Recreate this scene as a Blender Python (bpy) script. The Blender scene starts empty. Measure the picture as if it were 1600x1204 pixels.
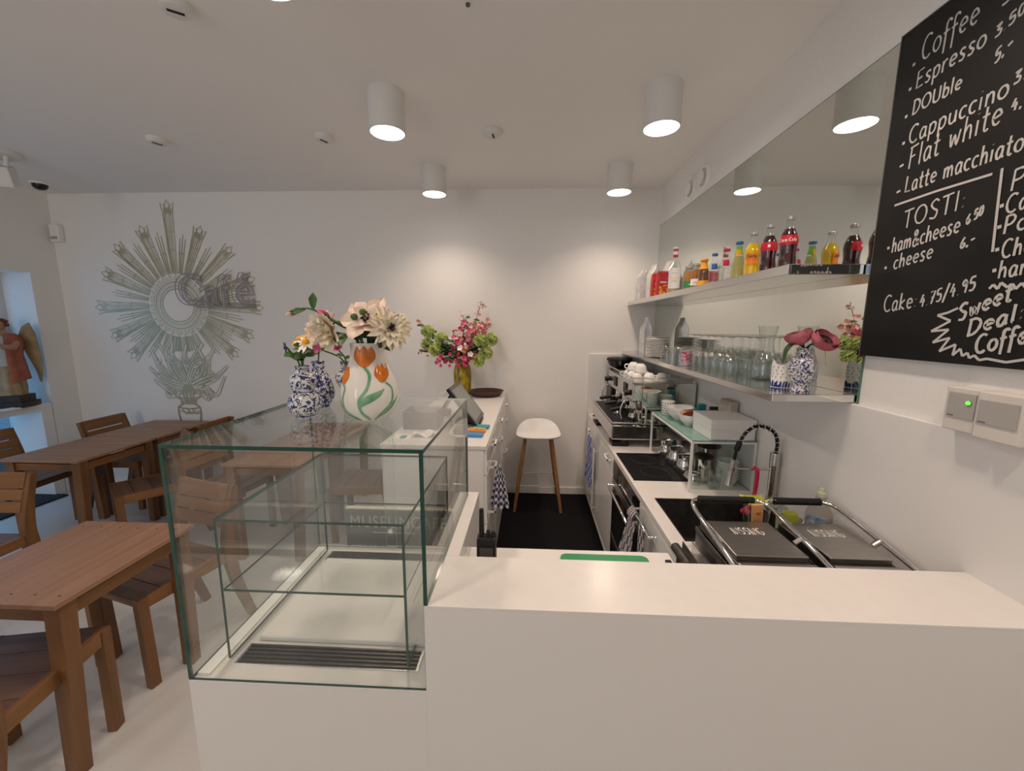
import bpy, bmesh, math, random
from math import sin, cos, pi, atan2, hypot, radians
from mathutils import Vector, Matrix

# ------------------------------------------------------------------ camera, world, exposure
sc = bpy.context.scene
COL = sc.collection
cam_d = bpy.data.cameras.new('camera')
cam = bpy.data.objects.new('camera', cam_d)
COL.objects.link(cam)
cam_d.sensor_fit = 'HORIZONTAL'
cam_d.sensor_width = 36.0
cam_d.lens = 36.0 * 622.41 / 1600.0
cam_d.clip_start = 0.05
cam_d.clip_end = 200
YAW, PIT, ROL = -0.04609879, 0.15173686, 0.00519595
fwd = Vector((sin(YAW) * cos(PIT), cos(YAW) * cos(PIT), -sin(PIT)))
rgt = Vector((cos(YAW), -sin(YAW), 0))
upv = rgt.cross(fwd)
r2 = rgt * cos(ROL) + upv * sin(ROL)
u2 = upv * cos(ROL) - rgt * sin(ROL)
rot = Matrix((r2, u2, -fwd)).transposed()
cam.matrix_world = Matrix.Translation((0, 0, 1.6)) @ rot.to_4x4()
sc.camera = cam

sc.view_settings.view_transform = 'Standard'
sc.view_settings.look = 'None'
sc.view_settings.gamma = 1.0
sc.view_settings.use_curve_mapping = False
sc.view_settings.exposure = 0.06
sc.cycles.max_bounces = 14
sc.cycles.diffuse_bounces = 6
sc.cycles.glossy_bounces = 6
sc.cycles.transmission_bounces = 10
sc.cycles.transparent_max_bounces = 48

world = bpy.data.worlds.new('daylight')
sc.world = world
world.use_nodes = True
wn = world.node_tree.nodes
wn['Background'].inputs[0].default_value = (0.27, 0.60, 1.0, 1)
wn['Background'].inputs[1].default_value = 0.48

# daylight coming in through the tall window on the left, plus unseen fill lamps added behind the camera
def area(name, loc, direction, sx, sy, power, color):
    d = bpy.data.lights.new(name, 'AREA')
    d.shape = 'RECTANGLE'; d.size = sx; d.size_y = sy
    d.energy = power; d.color = color
    o = bpy.data.objects.new(name, d)
    COL.objects.link(o)
    o.location = loc
    o.rotation_euler = Vector(direction).to_track_quat('-Z', 'Y').to_euler()
    return o
area('daylight_window', (-4.95, 2.6, 1.15), (1, -0.1, -0.15), 1.5, 1.8, 7, (0.22, 0.56, 1.0))
area('fill_behind_camera', (-1.0, -2.85, 1.5), (0, 1, -0.05), 2.4, 2.0, 9, (1.0, 0.77, 0.56))  # added warm fill, unseen, lifts the bar front and walls
area('fill_behind_left', (-3.0, -2.85, 1.6), (-0.35, 0.94, 0.0), 1.0, 1.9, 30, (1.0, 0.88, 0.78))  # added fill, unseen, brightens the mural side of the back wall
LAMP_POWER = 7.7
LAMP_COLOR = (1.0, 0.775, 0.61)

# ------------------------------------------------------------------ mesh helper
class G:
    def __init__(s):
        s.bm = bmesh.new(); s.m = 0
    def f(s, vs, smooth=True):
        try:
            fc = s.bm.faces.new(vs)
        except ValueError:
            return None
        fc.material_index = s.m; fc.smooth = smooth
        return fc
    def v(s, p): return s.bm.verts.new(p)
    def poly(s, pts):
        return s.f([s.v(p) for p in pts], False)
    def box(s, p0, p1, bev=0.0, M=None, seg=2):
        x0, y0, z0 = p0; x1, y1, z1 = p1
        P = [(x0,y0,z0),(x1,y0,z0),(x1,y1,z0),(x0,y1,z0),(x0,y0,z1),(x1,y0,z1),(x1,y1,z1),(x0,y1,z1)]
        V = [s.v(M @ Vector(p) if M else p) for p in P]
        F = [s.f([V[i] for i in q], False) for q in ((0,3,2,1),(4,5,6,7),(0,1,5,4),(1,2,6,5),(2,3,7,6),(3,0,4,7))]
        if bev > 0:
            E = list({e for fc in F for e in fc.edges})
            for fc in bmesh.ops.bevel(s.bm, geom=E, offset=bev, segments=seg, affect='EDGES', profile=0.5, clamp_overlap=True)['faces']: fc.smooth = False
    def beam(s, a, b, w, t, side=(1, 0, 0), bev=0.0, w2=None, t2=None):
        """bar from a to b, w wide along 'side', t thick"""
        a = Vector(a); b = Vector(b); d = (b - a).normalized(); sd = Vector(side)
        sd = (sd - d * sd.dot(d)).normalized(); n = d.cross(sd)
        V = []
        for p, ww, tt in ((a, w, t), (b, w2 or w, t2 or t)):
            for i, j in ((-1,-1),(1,-1),(1,1),(-1,1)):
                V.append(s.v(p + sd * (i * ww / 2) + n * (j * tt / 2)))
        F = [s.f([V[i] for i in q], False) for q in ((0,3,2,1),(4,5,6,7),(0,1,5,4),(1,2,6,5),(2,3,7,6),(3,0,4,7))]
        if bev > 0:
            E = list({e for fc in F for e in fc.edges})
            for fc in bmesh.ops.bevel(s.bm, geom=E, offset=bev, segments=2, affect='EDGES', profile=0.5, clamp_overlap=True)['faces']: fc.smooth = False
    def rings(s, R, closed=True, cap0=False, cap1=False, loop=False):
        L = [[s.v(p) for p in r] for r in R]
        n = len(L[0]); m = len(L)
        for i in range(m if loop else m - 1):
            A = L[i]; B = L[(i + 1) % m]
            for j in range(n if closed else n - 1):
                k = (j + 1) % n
                s.f([A[j], A[k], B[k], B[j]])
        if cap0: s.f(list(reversed(L[0])))
        if cap1: s.f(L[-1])
        return L
    def lathe(s, prof, n=24, c=(0, 0, 0), cap0=True, cap1=True, a0=0.0, a1=2 * pi):
        full = abs(a1 - a0 - 2 * pi) < 1e-6
        k = n if full else n + 1
        R = []
        for r, z in prof:
            r = max(r, 1e-4)
            R.append([(c[0] + r * cos(a0 + (a1 - a0) * i / n), c[1] + r * sin(a0 + (a1 - a0) * i / n), c[2] + z) for i in range(k)])
        s.rings(R, full, cap0 and full, cap1 and full)
    def cyl(s, a, b, r0, r1=None, n=16):
        a = Vector(a); b = Vector(b); r1 = r0 if r1 is None else r1
        s.tube([a, b], [r0, r1], n)
    def tube(s, pts, r, n=8, closed=False, cap=True):
        P = [Vector(p) for p in pts]; m = len(P)
        rr = r if isinstance(r, (list, tuple)) else [r] * m
        T = []
        for i in range(m):
            if closed: t = P[(i + 1) % m] - P[i - 1]
            else: t = P[min(i + 1, m - 1)] - P[max(i - 1, 0)]
            T.append(t.normalized() if t.length > 1e-9 else Vector((0, 0, 1)))
        up = Vector((0, 0, 1)) if abs(T[0].z) < 0.9 else Vector((1, 0, 0))
        nrm = (up - T[0] * up.dot(T[0])).normalized(); R = []
        for i in range(m):
            nrm = nrm - T[i] * nrm.dot(T[i])
            if nrm.length < 1e-6: nrm = T[i].orthogonal()
            nrm.normalize(); bn = T[i].cross(nrm)
            R.append([P[i] + (nrm * cos(2 * pi * j / n) + bn * sin(2 * pi * j / n)) * rr[i] for j in range(n)])
        s.rings(R, True, cap and not closed, cap and not closed, closed)
    def surf(s, fn, nu, nv, cu=False):
        R = [[fn(i / (nu if cu else nu), j / nv) for i in range(nu if cu else nu + 1)] for j in range(nv + 1)]
        s.rings(R, cu)
    def slab(s, fn, nu, nv, t):
        """sheet with thickness; fn(u,v)->point, t along the local normal"""
        P = [[Vector(fn(i / nu, j / nv)) for i in range(nu + 1)] for j in range(nv + 1)]
        N = []
        for j in range(nv + 1):
            row = []
            for i in range(nu + 1):
                du = P[j][min(i + 1, nu)] - P[j][max(i - 1, 0)]
                dv = P[min(j + 1, nv)][i] - P[max(j - 1, 0)][i]
                q = du.cross(dv)
                row.append(q.normalized() if q.length > 1e-12 else Vector((0, 0, 1)))
            N.append(row)
        A = [[s.v(P[j][i] + N[j][i] * t / 2) for i in range(nu + 1)] for j in range(nv + 1)]
        B = [[s.v(P[j][i] - N[j][i] * t / 2) for i in range(nu + 1)] for j in range(nv + 1)]
        for j in range(nv):
            for i in range(nu):
                s.f([A[j][i], A[j][i+1], A[j+1][i+1], A[j+1][i]])
                s.f([B[j][i], B[j+1][i], B[j+1][i+1], B[j][i+1]])
        for i in range(nu):
            s.f([A[0][i+1], A[0][i], B[0][i], B[0][i+1]]); s.f([A[nv][i], A[nv][i+1], B[nv][i+1], B[nv][i]])
        for j in range(nv):
            s.f([A[j][0], A[j+1][0], B[j+1][0], B[j][0]]); s.f([A[j+1][nu], A[j][nu], B[j][nu], B[j+1][nu]])
    def prism(s, poly, lo, hi, ax='z'):
        def mk(u, v, w):
            return (u, v, w) if ax == 'z' else ((u, w, v) if ax == 'y' else (w, u, v))
        A = [s.v(mk(u, v, lo)) for u, v in poly]; B = [s.v(mk(u, v, hi)) for u, v in poly]
        n = len(A)
        s.f(list(reversed(A)), False); s.f(B, False)
        for i in range(n):
            s.f([A[i], A[(i+1) % n], B[(i+1) % n], B[i]])
    def ball(s, c, r, n=12, m=8):
        rx, ry, rz = r if isinstance(r, (tuple, list)) else (r, r, r)
        R = []
        for j in range(m + 1):
            t = -pi / 2 + pi * j / m; q = max(cos(t), 1e-3)
            R.append([(c[0] + rx * q * cos(2*pi*i/n), c[1] + ry * q * sin(2*pi*i/n), c[2] + rz * sin(t)) for i in range(n)])
        s.rings(R, True, True, True)
    def xform(s, M):
        bmesh.ops.transform(s.bm, matrix=M, verts=s.bm.verts)
        return s
    def mesh(s, name, mats, sharp=50, recalc=True):
        bm = s.bm
        if recalc: bmesh.ops.recalc_face_normals(bm, faces=bm.faces)
        lim = radians(sharp)
        for e in bm.edges:
            if len(e.link_faces) == 2:
                e.smooth = e.calc_face_angle(0.0) < lim
        me = bpy.data.meshes.new(name); bm.to_mesh(me); bm.free()
        for m in (mats if isinstance(mats, (list, tuple)) else [mats]): me.materials.append(m)
        return me

def obj(name, g, mats, parent=None, loc=None, rotz=None, sharp=50, recalc=True):
    o = bpy.data.objects.new(name, g.mesh(name, mats, sharp, recalc)); COL.objects.link(o)
    if parent: o.parent = parent
    if loc: o.location = loc
    if rotz is not None: o.rotation_euler = (0, 0, rotz)
    return o
def tag(o, label, cat, group=None):
    o['label'] = label; o['category'] = cat
    if group: o['group'] = group
    return o
def thing(name, label, cat, loc=(0, 0, 0), rotz=0.0, group=None):
    o = bpy.data.objects.new(name, None); COL.objects.link(o)
    o.empty_display_size = 0.05
    o.location = loc; o.rotation_euler = (0, 0, rotz)
    return tag(o, label, cat, group)
def struct(name, g, mats, parent=None, sharp=33):
    o = obj(name, g, mats, parent, sharp=sharp)
    if not parent: o['kind'] = 'structure'
    return o
def dup(root, loc, rotz=0.0, label=None):
    def cp(o, par):
        c = o.copy(); COL.objects.link(c); c.parent = par
        for ch in list(o.children): cp(ch, c)
        return c
    r = cp(root, None); r.location = loc; r.rotation_euler = (0, 0, rotz)
    if label: r['label'] = label
    return r
ORD = ['first','second','third','fourth','fifth','sixth','seventh','eighth','ninth','tenth','eleventh','twelfth','thirteenth','fourteenth']
def lerp(a, b, t): return a + (b - a) * t
def spline(pts, k=6):
    """Catmull-Rom through 2D/3D points"""
    P = [Vector(p) for p in pts]
    if len(P) < 3: return P
    out = []
    for i in range(len(P) - 1):
        p0 = P[i - 1] if i else P[0] * 2 - P[1]
        p1, p2 = P[i], P[i + 1]
        p3 = P[i + 2] if i + 2 < len(P) else P[-1] * 2 - P[-2]
        for j in range(k):
            t = j / k
            out.append(0.5 * ((2 * p1) + (p2 - p0) * t + (2*p0 - 5*p1 + 4*p2 - p3) * t*t + (3*p1 - p0 - 3*p2 + p3) * t**3))
    out.append(P[-1]); return out
def resample_prof(pr, k=5):
    return [(max(p[0], 0), p[1]) for p in spline(pr, k)]
def prof_r(pr, z):
    for (r0, z0), (r1, z1) in zip(pr, pr[1:]):
        if z0 <= z <= z1 and z1 > z0: return lerp(r0, r1, (z - z0) / (z1 - z0))
    return pr[-1][0] if z > pr[-1][1] else pr[0][0]

# ------------------------------------------------------------------ materials
def mat(name, col, rough=0.5, metal=0.0, **k):
    m = bpy.data.materials.new(name); m.use_nodes = True
    b = m.node_tree.nodes['Principled BSDF']
    b.inputs['Base Color'].default_value = (*col, 1); b.inputs['Roughness'].default_value = rough
    b.inputs['Metallic'].default_value = metal
    for kk, vv in k.items(): b.inputs[kk.replace('_', ' ')].default_value = vv
    return m
def nodes(m): return m.node_tree.nodes, m.node_tree.links, m.node_tree.nodes['Principled BSDF']
def noise_mat(name, c1, c2, scale, rough, stretch=(1, 1, 1), bump=0.0, detail=4, lo=0.35, hi=0.65, metal=0.0, **k):
    m = mat(name, c1, rough, metal, **k); N, L, b = nodes(m)
    tc = N.new('ShaderNodeTexCoord'); mp = N.new('ShaderNodeMapping'); mp.inputs['Scale'].default_value = stretch
    nz = N.new('ShaderNodeTexNoise'); nz.inputs['Scale'].default_value = scale; nz.inputs['Detail'].default_value = detail
    cr = N.new('ShaderNodeValToRGB')
    cr.color_ramp.elements[0].position = lo; cr.color_ramp.elements[1].position = hi
    cr.color_ramp.elements[0].color = (*c1, 1); cr.color_ramp.elements[1].color = (*c2, 1)
    L.new(tc.outputs['Object'], mp.inputs[0]); L.new(mp.outputs[0], nz.inputs['Vector'])
    L.new(nz.outputs[0], cr.inputs[0]); L.new(cr.outputs[0], b.inputs['Base Color'])
    if bump:
        bp = N.new('ShaderNodeBump'); bp.inputs['Strength'].default_value = bump; bp.inputs['Distance'].default_value = 0.002
        L.new(nz.outputs[0], bp.inputs['Height']); L.new(bp.outputs[0], b.inputs['Normal'])
    return m
def thin_glass(name, tint, ior=1.45, rough=0.0, gain=1.0):
    """thin clear glass: transmits straight through, reflects by Fresnel"""
    m = bpy.data.materials.new(name); m.use_nodes = True; N = m.node_tree.nodes; L = m.node_tree.links
    N.remove(N['Principled BSDF']); out = N['Material Output']
    tr = N.new('ShaderNodeBsdfTransparent'); tr.inputs[0].default_value = (*tint, 1)
    gl = N.new('ShaderNodeBsdfGlossy'); gl.inputs['Roughness'].default_value = rough
    fr = N.new('ShaderNodeFresnel')
    ge = N.new('ShaderNodeNewGeometry'); mi = N.new('ShaderNodeMix'); mi.data_type = 'FLOAT'
    mi.inputs[2].default_value = ior; mi.inputs[3].default_value = 1.0 / ior      # a thin pane reflects the same from both sides
    L.new(ge.outputs['Backfacing'], mi.inputs[0]); L.new(mi.outputs[0], fr.inputs[0])
    mx = N.new('ShaderNodeMixShader')
    if gain != 1.0:
        mu = N.new('ShaderNodeMath'); mu.operation = 'MULTIPLY'; mu.inputs[1].default_value = gain; mu.use_clamp = True
        L.new(fr.outputs[0], mu.inputs[0]); L.new(mu.outputs[0], mx.inputs[0])
    else: L.new(fr.outputs[0], mx.inputs[0])
    L.new(tr.outputs[0], mx.inputs[1]); L.new(gl.outputs[0], mx.inputs[2]); L.new(mx.outputs[0], out.inputs[0])
    return m
def emit(name, col, st):
    m = mat(name, col, 0.5); b = m.node_tree.nodes['Principled BSDF']
    b.inputs['Emission Color'].default_value = (*col, 1); b.inputs['Emission Strength'].default_value = st
    return m

M = {}
M['wall'] = noise_mat('wall_paint', (0.84, 0.83, 0.81), (0.86, 0.85, 0.83), 60, 0.85, bump=0.03)
M['ceiling'] = mat('ceiling_paint', (0.84, 0.83, 0.815), 0.9)
M['floor'] = noise_mat('poured_floor', (0.60, 0.59, 0.575), (0.67, 0.66, 0.645), 2.2, 0.34, detail=6)
M['panel'] = mat('wall_panel', (0.80, 0.79, 0.775), 0.38)
M['corian'] = noise_mat('white_solid_surface', (0.73, 0.71, 0.685), (0.75, 0.73, 0.705), 25, 0.22)
M['corian_front'] = mat('white_counter_front', (0.73, 0.705, 0.665), 0.45)
M['gloss_white'] = mat('gloss_white_door', (0.84, 0.83, 0.815), 0.10)
M['white'] = mat('white_plastic', (0.85, 0.845, 0.83), 0.35)
M['white_metal'] = mat('white_metal', (0.82, 0.82, 0.81), 0.35)
M['lamp_white'] = mat('lamp_body', (0.74, 0.74, 0.72), 0.5)
M['lamp_glow'] = emit('lamp_glow', (1.0, 0.93, 0.88), 9.0)
M['porcelain'] = mat('white_porcelain', (0.88, 0.87, 0.85), 0.12)
M['black'] = mat('black_plastic', (0.009, 0.009, 0.010), 0.45, Specular_IOR_Level=0.3)
M['rubber'] = noise_mat('black_mat_rubber', (0.006, 0.006, 0.007), (0.016, 0.016, 0.018), 180, 0.9, bump=0.3, Specular_IOR_Level=0.05)
M['black_glass'] = mat('black_glass', (0.010, 0.010, 0.011), 0.07)
M['hob'] = mat('hob_glass', (0.006, 0.006, 0.0065), 0.45, Specular_IOR_Level=0.12)
M['doormat'] = noise_mat('doormat_pile', (0.012, 0.013, 0.016), (0.03, 0.032, 0.04), 220, 0.95, bump=0.5)
M['steel'] = noise_mat('brushed_steel', (0.56, 0.55, 0.53), (0.66, 0.65, 0.63), 12, 0.24, (1, 1, 40), metal=1.0)
M['steel_shelf'] = mat('satin_steel', (0.66, 0.65, 0.63), 0.16, 1.0)
M['polished'] = mat('polished_steel', (0.70, 0.69, 0.67), 0.045, 1.0)
M['chrome'] = mat('chrome', (0.80, 0.80, 0.81), 0.05, 1.0)
M['dark_steel'] = noise_mat('dark_steel', (0.10, 0.095, 0.09), (0.14, 0.135, 0.13), 20, 0.35, metal=1.0)
M['grill_steel'] = noise_mat('grill_plate_steel', (0.42, 0.40, 0.38), (0.50, 0.48, 0.455), 16, 0.30, (1, 20, 1), metal=1.0)
M['basin'] = noise_mat('sink_basin_steel', (0.07, 0.065, 0.06), (0.10, 0.095, 0.09), 30, 0.42, metal=0.7)
M['mirror'] = mat('mirror_silver', (0.76, 0.79, 0.75), 0.0, 1.0)
M['mirror_edge'] = mat('mirror_edge', (0.10, 0.20, 0.16), 0.1)
M['glass'] = thin_glass('case_glass', (0.984, 0.995, 0.989), 1.5)
M['glass_edge'] = mat('glass_edge_green', (0.010, 0.060, 0.042), 0.08)
M['clear'] = thin_glass('drinking_glass', (0.972, 0.982, 0.977), 1.5, 0.0, 1.7)
M['glass_edge_lit'] = mat('glass_edge_lit', (0.60, 0.68, 0.64), 0.25)  # brighter copy of the edge glass, caught light painted into its colour
M['window_glass'] = thin_glass('window_pane', (0.95, 0.97, 0.98), 1.45)
M['green_glass'] = noise_mat('frosted_green_glass', (0.16, 0.30, 0.26), (0.18, 0.33, 0.285), 8, 0.18)
M['tint_glass'] = thin_glass('rack_side_glass', (0.93, 0.97, 0.955), 1.5)
M['smoke_glass'] = thin_glass('smoked_plastic', (0.16, 0.145, 0.135), 1.5)
M['board'] = noise_mat('chalkboard', (0.007, 0.0068, 0.0066), (0.012, 0.0115, 0.011), 5, 0.5, Specular_IOR_Level=0.25)
M['chalk'] = mat('chalk_marker', (0.52, 0.51, 0.49), 0.8)
M['gold'] = noise_mat('gold_foil', (0.42, 0.40, 0.265), (0.50, 0.48, 0.33), 3.0, 0.34, metal=0.35)
M['acrylic'] = thin_glass('clear_acrylic', (0.96, 0.96, 0.965), 1.45)
M['letter_acrylic'] = mat('frosted_acrylic', (0.72, 0.70, 0.70), 0.25, Alpha=0.30)
M['acrylic_edge'] = mat('acrylic_edge', (0.33, 0.29, 0.29), 0.3)
M['red'] = mat('red_print', (0.55, 0.015, 0.03), 0.35)
M['signgrey'] = mat('sign_grey', (0.13, 0.135, 0.13), 0.6)
M['signtext'] = mat('sign_lettering', (0.60, 0.60, 0.57), 0.6)
M['cream'] = mat('cream_edge', (0.70, 0.62, 0.50), 0.5)
M['green_board'] = mat('green_plastic_board', (0.012, 0.25, 0.085), 0.4)
M['blue_card'] = mat('blue_card', (0.04, 0.25, 0.55), 0.4)
M['orange_card'] = mat('orange_card', (0.75, 0.20, 0.02), 0.4)
M['teal_card'] = mat('teal_card', (0.03, 0.30, 0.36), 0.4)
M['grey_box'] = mat('grey_box', (0.20, 0.195, 0.195), 0.6)
M['screen'] = mat('idle_screen', (0.20, 0.21, 0.205), 0.12)
M['bezel'] = mat('grey_bezel', (0.07, 0.07, 0.07), 0.3)
M['woven'] = noise_mat('dark_woven_tray', (0.045, 0.018, 0.012), (0.09, 0.035, 0.022), 90, 0.55, (1, 1, 6), bump=0.4)
M['ledgreen'] = emit('green_indicator', (0.12, 0.9, 0.06), 1.6)
M['dispgrey'] = mat('dispenser_grey', (0.40, 0.385, 0.365), 0.45)
M['dispwhite'] = mat('dispenser_white', (0.66, 0.63, 0.585), 0.45)
M['leaf'] = noise_mat('leaf_green', (0.022, 0.075, 0.012), (0.05, 0.13, 0.025), 40, 0.5)
M['leaf_dark'] = noise_mat('leaf_dark_green', (0.012, 0.045, 0.010), (0.025, 0.075, 0.018), 40, 0.5)
M['stem'] = mat('stem_green', (0.06, 0.12, 0.03), 0.6)
M['creamp'] = noise_mat('cream_petal', (0.78, 0.68, 0.48), (0.86, 0.79, 0.66), 30, 0.7)
M['pinkcream'] = noise_mat('blush_petal', (0.80, 0.60, 0.50), (0.86, 0.75, 0.62), 25, 0.7)
M['yellowp'] = mat('yellow_petal', (0.80, 0.42, 0.01), 0.6)
M['pinkp'] = mat('pink_petal', (0.72, 0.17, 0.33), 0.6)
M['magentap'] = noise_mat('magenta_petal', (0.55, 0.03, 0.12), (0.75, 0.12, 0.26), 40, 0.6)
M['palepink'] = noise_mat('pale_pink_blossom', (0.72, 0.33, 0.30), (0.80, 0.50, 0.46), 40, 0.65)
M['limep'] = noise_mat('lime_bloom', (0.50, 0.62, 0.17), (0.74, 0.82, 0.38), 60, 0.6)
M['redp'] = mat('red_orange_petal', (0.75, 0.08, 0.02), 0.6)
M['whitep'] = mat('white_petal', (0.82, 0.78, 0.72), 0.7)
M['poppy'] = noise_mat('dusty_pink_petal', (0.38, 0.075, 0.11), (0.55, 0.17, 0.21), 30, 0.6)
M['dark_eye'] = mat('dark_flower_eye', (0.035, 0.008, 0.018), 0.7)
M['brown'] = mat('brown_twig', (0.14, 0.07, 0.03), 0.7)
M['amber_glass'] = noise_mat('amber_glass_vase', (0.16, 0.09, 0.004), (0.46, 0.36, 0.02), 35, 0.12, (1, 1, 0.4))
M['foil'] = noise_mat('silver_foil_bag', (0.62, 0.61, 0.60), (0.76, 0.75, 0.74), 30, 0.32, metal=0.55, bump=0.6)
M['terracotta'] = noise_mat('statue_red', (0.26, 0.07, 0.04), (0.36, 0.11, 0.07), 20, 0.6)
M['statue_gold'] = noise_mat('statue_cream', (0.30, 0.21, 0.10), (0.40, 0.30, 0.17), 18, 0.6)
M['statue_white'] = mat('statue_white', (0.42, 0.42, 0.40), 0.6)
M['statue_skin'] = mat('statue_skin', (0.40, 0.22, 0.14), 0.55)
M['statue_hair'] = mat('statue_hair', (0.13, 0.04, 0.02), 0.6)
M['statue_base'] = noise_mat('statue_dark_wood', (0.015, 0.010, 0.007), (0.03, 0.02, 0.014), 15, 0.45)
M['water'] = noise_mat('canal_water', (0.05, 0.11, 0.22), (0.30, 0.42, 0.58), 5, 0.12, (1, 4, 1), bump=1.0, detail=6)
M['quay'] = noise_mat('quay_brick', (0.07, 0.06, 0.06), (0.13, 0.10, 0.09), 14, 0.8)
M['frame_blue'] = mat('window_frame_paint', (0.62, 0.66, 0.68), 0.4)
M['tulip'] = noise_mat('orange_tulip_glaze', (0.55, 0.13, 0.008), (0.68, 0.20, 0.015), 45, 0.15)
M['glaze_green'] = noise_mat('green_glaze', (0.12, 0.34, 0.17), (0.24, 0.46, 0.28), 40, 0.15)
M['glaze'] = mat('white_glaze', (0.80, 0.77, 0.72), 0.07)
M['napkin'] = mat('paper_white', (0.83, 0.80, 0.78), 0.8)
M['kraft'] = mat('wooden_handle', (0.55, 0.30, 0.12), 0.55)
M['hazel'] = noise_mat('stool_oak', (0.24, 0.11, 0.035), (0.34, 0.17, 0.06), 10, 0.5, (8, 8, 0.6))
M['yellow_sponge'] = mat('yellow_green_cloth', (0.45, 0.47, 0.06), 0.85)
M['pink_brush'] = mat('hot_pink_plastic', (0.62, 0.01, 0.07), 0.35)
M['soap_plastic'] = thin_glass('soap_bottle_plastic', (0.84, 0.83, 0.79), 1.45)
M['soap_blue'] = noise_mat('soap_label', (0.02, 0.10, 0.34), (0.55, 0.68, 0.80), 45, 0.35)
M['soap_amber'] = mat('soap_liquid', (0.26, 0.20, 0.09), 0.15)
M['pale_green'] = mat('pale_green_bowl', (0.52, 0.56, 0.36), 0.4)
M['crisps'] = noise_mat('orange_crisps', (0.34, 0.09, 0.03), (0.55, 0.19, 0.07), 60, 0.7)
M['beige_tile'] = noise_mat('beige_box', (0.48, 0.43, 0.36), (0.54, 0.49, 0.42), 9, 0.5)
M['scuff'] = mat('scuff_mark', (0.45, 0.42, 0.39), 0.6)

def teak(name, axis, c1=(0.165, 0.070, 0.021), c2=(0.315, 0.145, 0.048)):
    st = [26, 26, 26]; st['xyz'.index(axis)] = 1.6
    m = noise_mat(name, c1, c2, 1.0, 0.48, tuple(st), bump=0.15, detail=5, lo=0.25, hi=0.75)
    return m
M['teak_x'] = teak('teak_grain_across', 'x')
M['teak_y'] = teak('teak_grain_along', 'y')
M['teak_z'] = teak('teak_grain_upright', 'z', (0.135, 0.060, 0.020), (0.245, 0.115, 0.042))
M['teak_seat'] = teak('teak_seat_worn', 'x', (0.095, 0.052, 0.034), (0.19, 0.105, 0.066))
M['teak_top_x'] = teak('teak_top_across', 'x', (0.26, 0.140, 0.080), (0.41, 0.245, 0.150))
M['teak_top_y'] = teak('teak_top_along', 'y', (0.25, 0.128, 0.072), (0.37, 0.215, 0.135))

def delft(name, scale=26.0, lo=0.50):
    m = mat(name, (0.7, 0.7, 0.68), 0.09); N, L, b = nodes(m)
    tc = N.new('ShaderNodeTexCoord')
    vo = N.new('ShaderNodeTexVoronoi'); vo.inputs['Scale'].default_value = scale * 1.5
    nz = N.new('ShaderNodeTexNoise'); nz.inputs['Scale'].default_value = scale * 3; nz.inputs['Detail'].default_value = 3
    wv = N.new('ShaderNodeMath'); wv.operation = 'MULTIPLY'; wv.inputs[1].default_value = 24
    sn = N.new('ShaderNodeMath'); sn.operation = 'SINE'
    ad = N.new('ShaderNodeMath'); ad.operation = 'ADD'
    mu = N.new('ShaderNodeMath'); mu.operation = 'MULTIPLY'; mu.inputs[1].default_value = 2.6
    cr = N.new('ShaderNodeValToRGB')
    e = cr.color_ramp.elements; e[0].position = lo; e[0].color = (0.68, 0.68, 0.64, 1); e[1].position = lo + .12; e[1].color = (0.015, 0.032, 0.17, 1)
    mp = N.new('ShaderNodeMath'); mp.operation = 'MULTIPLY_ADD'; mp.inputs[1].default_value = 0.22; mp.inputs[2].default_value = -0.82
    for n in (vo, nz): L.new(tc.outputs['Object'], n.inputs['Vector'])
    L.new(vo.outputs['Distance'], wv.inputs[0]); L.new(wv.outputs[0], sn.inputs[0])
    L.new(nz.outputs[0], mu.inputs[0]); L.new(sn.outputs[0], mp.inputs[0])
    L.new(mp.outputs[0], ad.inputs[0]); L.new(mu.outputs[0], ad.inputs[1])
    L.new(ad.outputs[0], cr.inputs[0]); L.new(cr.outputs[0], b.inputs['Base Color'])
    return m
M['delft'] = delft('delft_blue_glaze', 34)
M['delft_dark'] = delft('delft_blue_dark', 40, .36)
M['delft_small'] = delft('delft_blue_fine', 44)
def check(name, c1, c2, scale, off=(0, 0, 0)):
    m = mat(name, c1, 0.9); N, L, b = nodes(m)
    tc = N.new('ShaderNodeTexCoord'); ck = N.new('ShaderNodeTexChecker')
    ck.inputs['Scale'].default_value = scale; ck.inputs['Color1'].default_value = (*c1, 1); ck.inputs['Color2'].default_value = (*c2, 1)
    L.new(tc.outputs['UV'], ck.inputs['Vector']); L.new(ck.outputs['Color'], b.inputs['Base Color'])
    return m
M['towel_check'] = check('blue_check_towel', (0.72, 0.72, 0.74), (0.035, 0.045, 0.16), 13)
M['towel_grey'] = check('grey_check_towel', (0.50, 0.46, 0.45), (0.085, 0.075, 0.105), 9)
M['towel_blue'] = check('light_blue_check_towel', (0.36, 0.42, 0.62), (0.10, 0.14, 0.35), 10)
# ================================================================== the room
XW, YB, XL, ZC, YF = 1.10, 3.63, -4.40, 2.75, -3.0
g = G(); g.box((XL - 0.6, YF - 0.1, -0.12), (XW + 0.1, YB + 0.1, 0.0)); struct('floor', g, M['floor'])
g = G(); g.box((XL - 0.1, YF - 0.1, ZC), (XW + 0.1, YB + 0.1, ZC + 0.12)); struct('ceiling', g, M['ceiling'])
g = G(); g.box((XL - 0.5, YB, 0.0), (XW + 0.12, YB + 0.12, ZC)); struct('wall_back', g, M['wall'])
g = G(); g.box((XW, YF, 0.0), (XW + 0.12, YB, ZC)); struct('wall_right', g, M['wall'])
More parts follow.
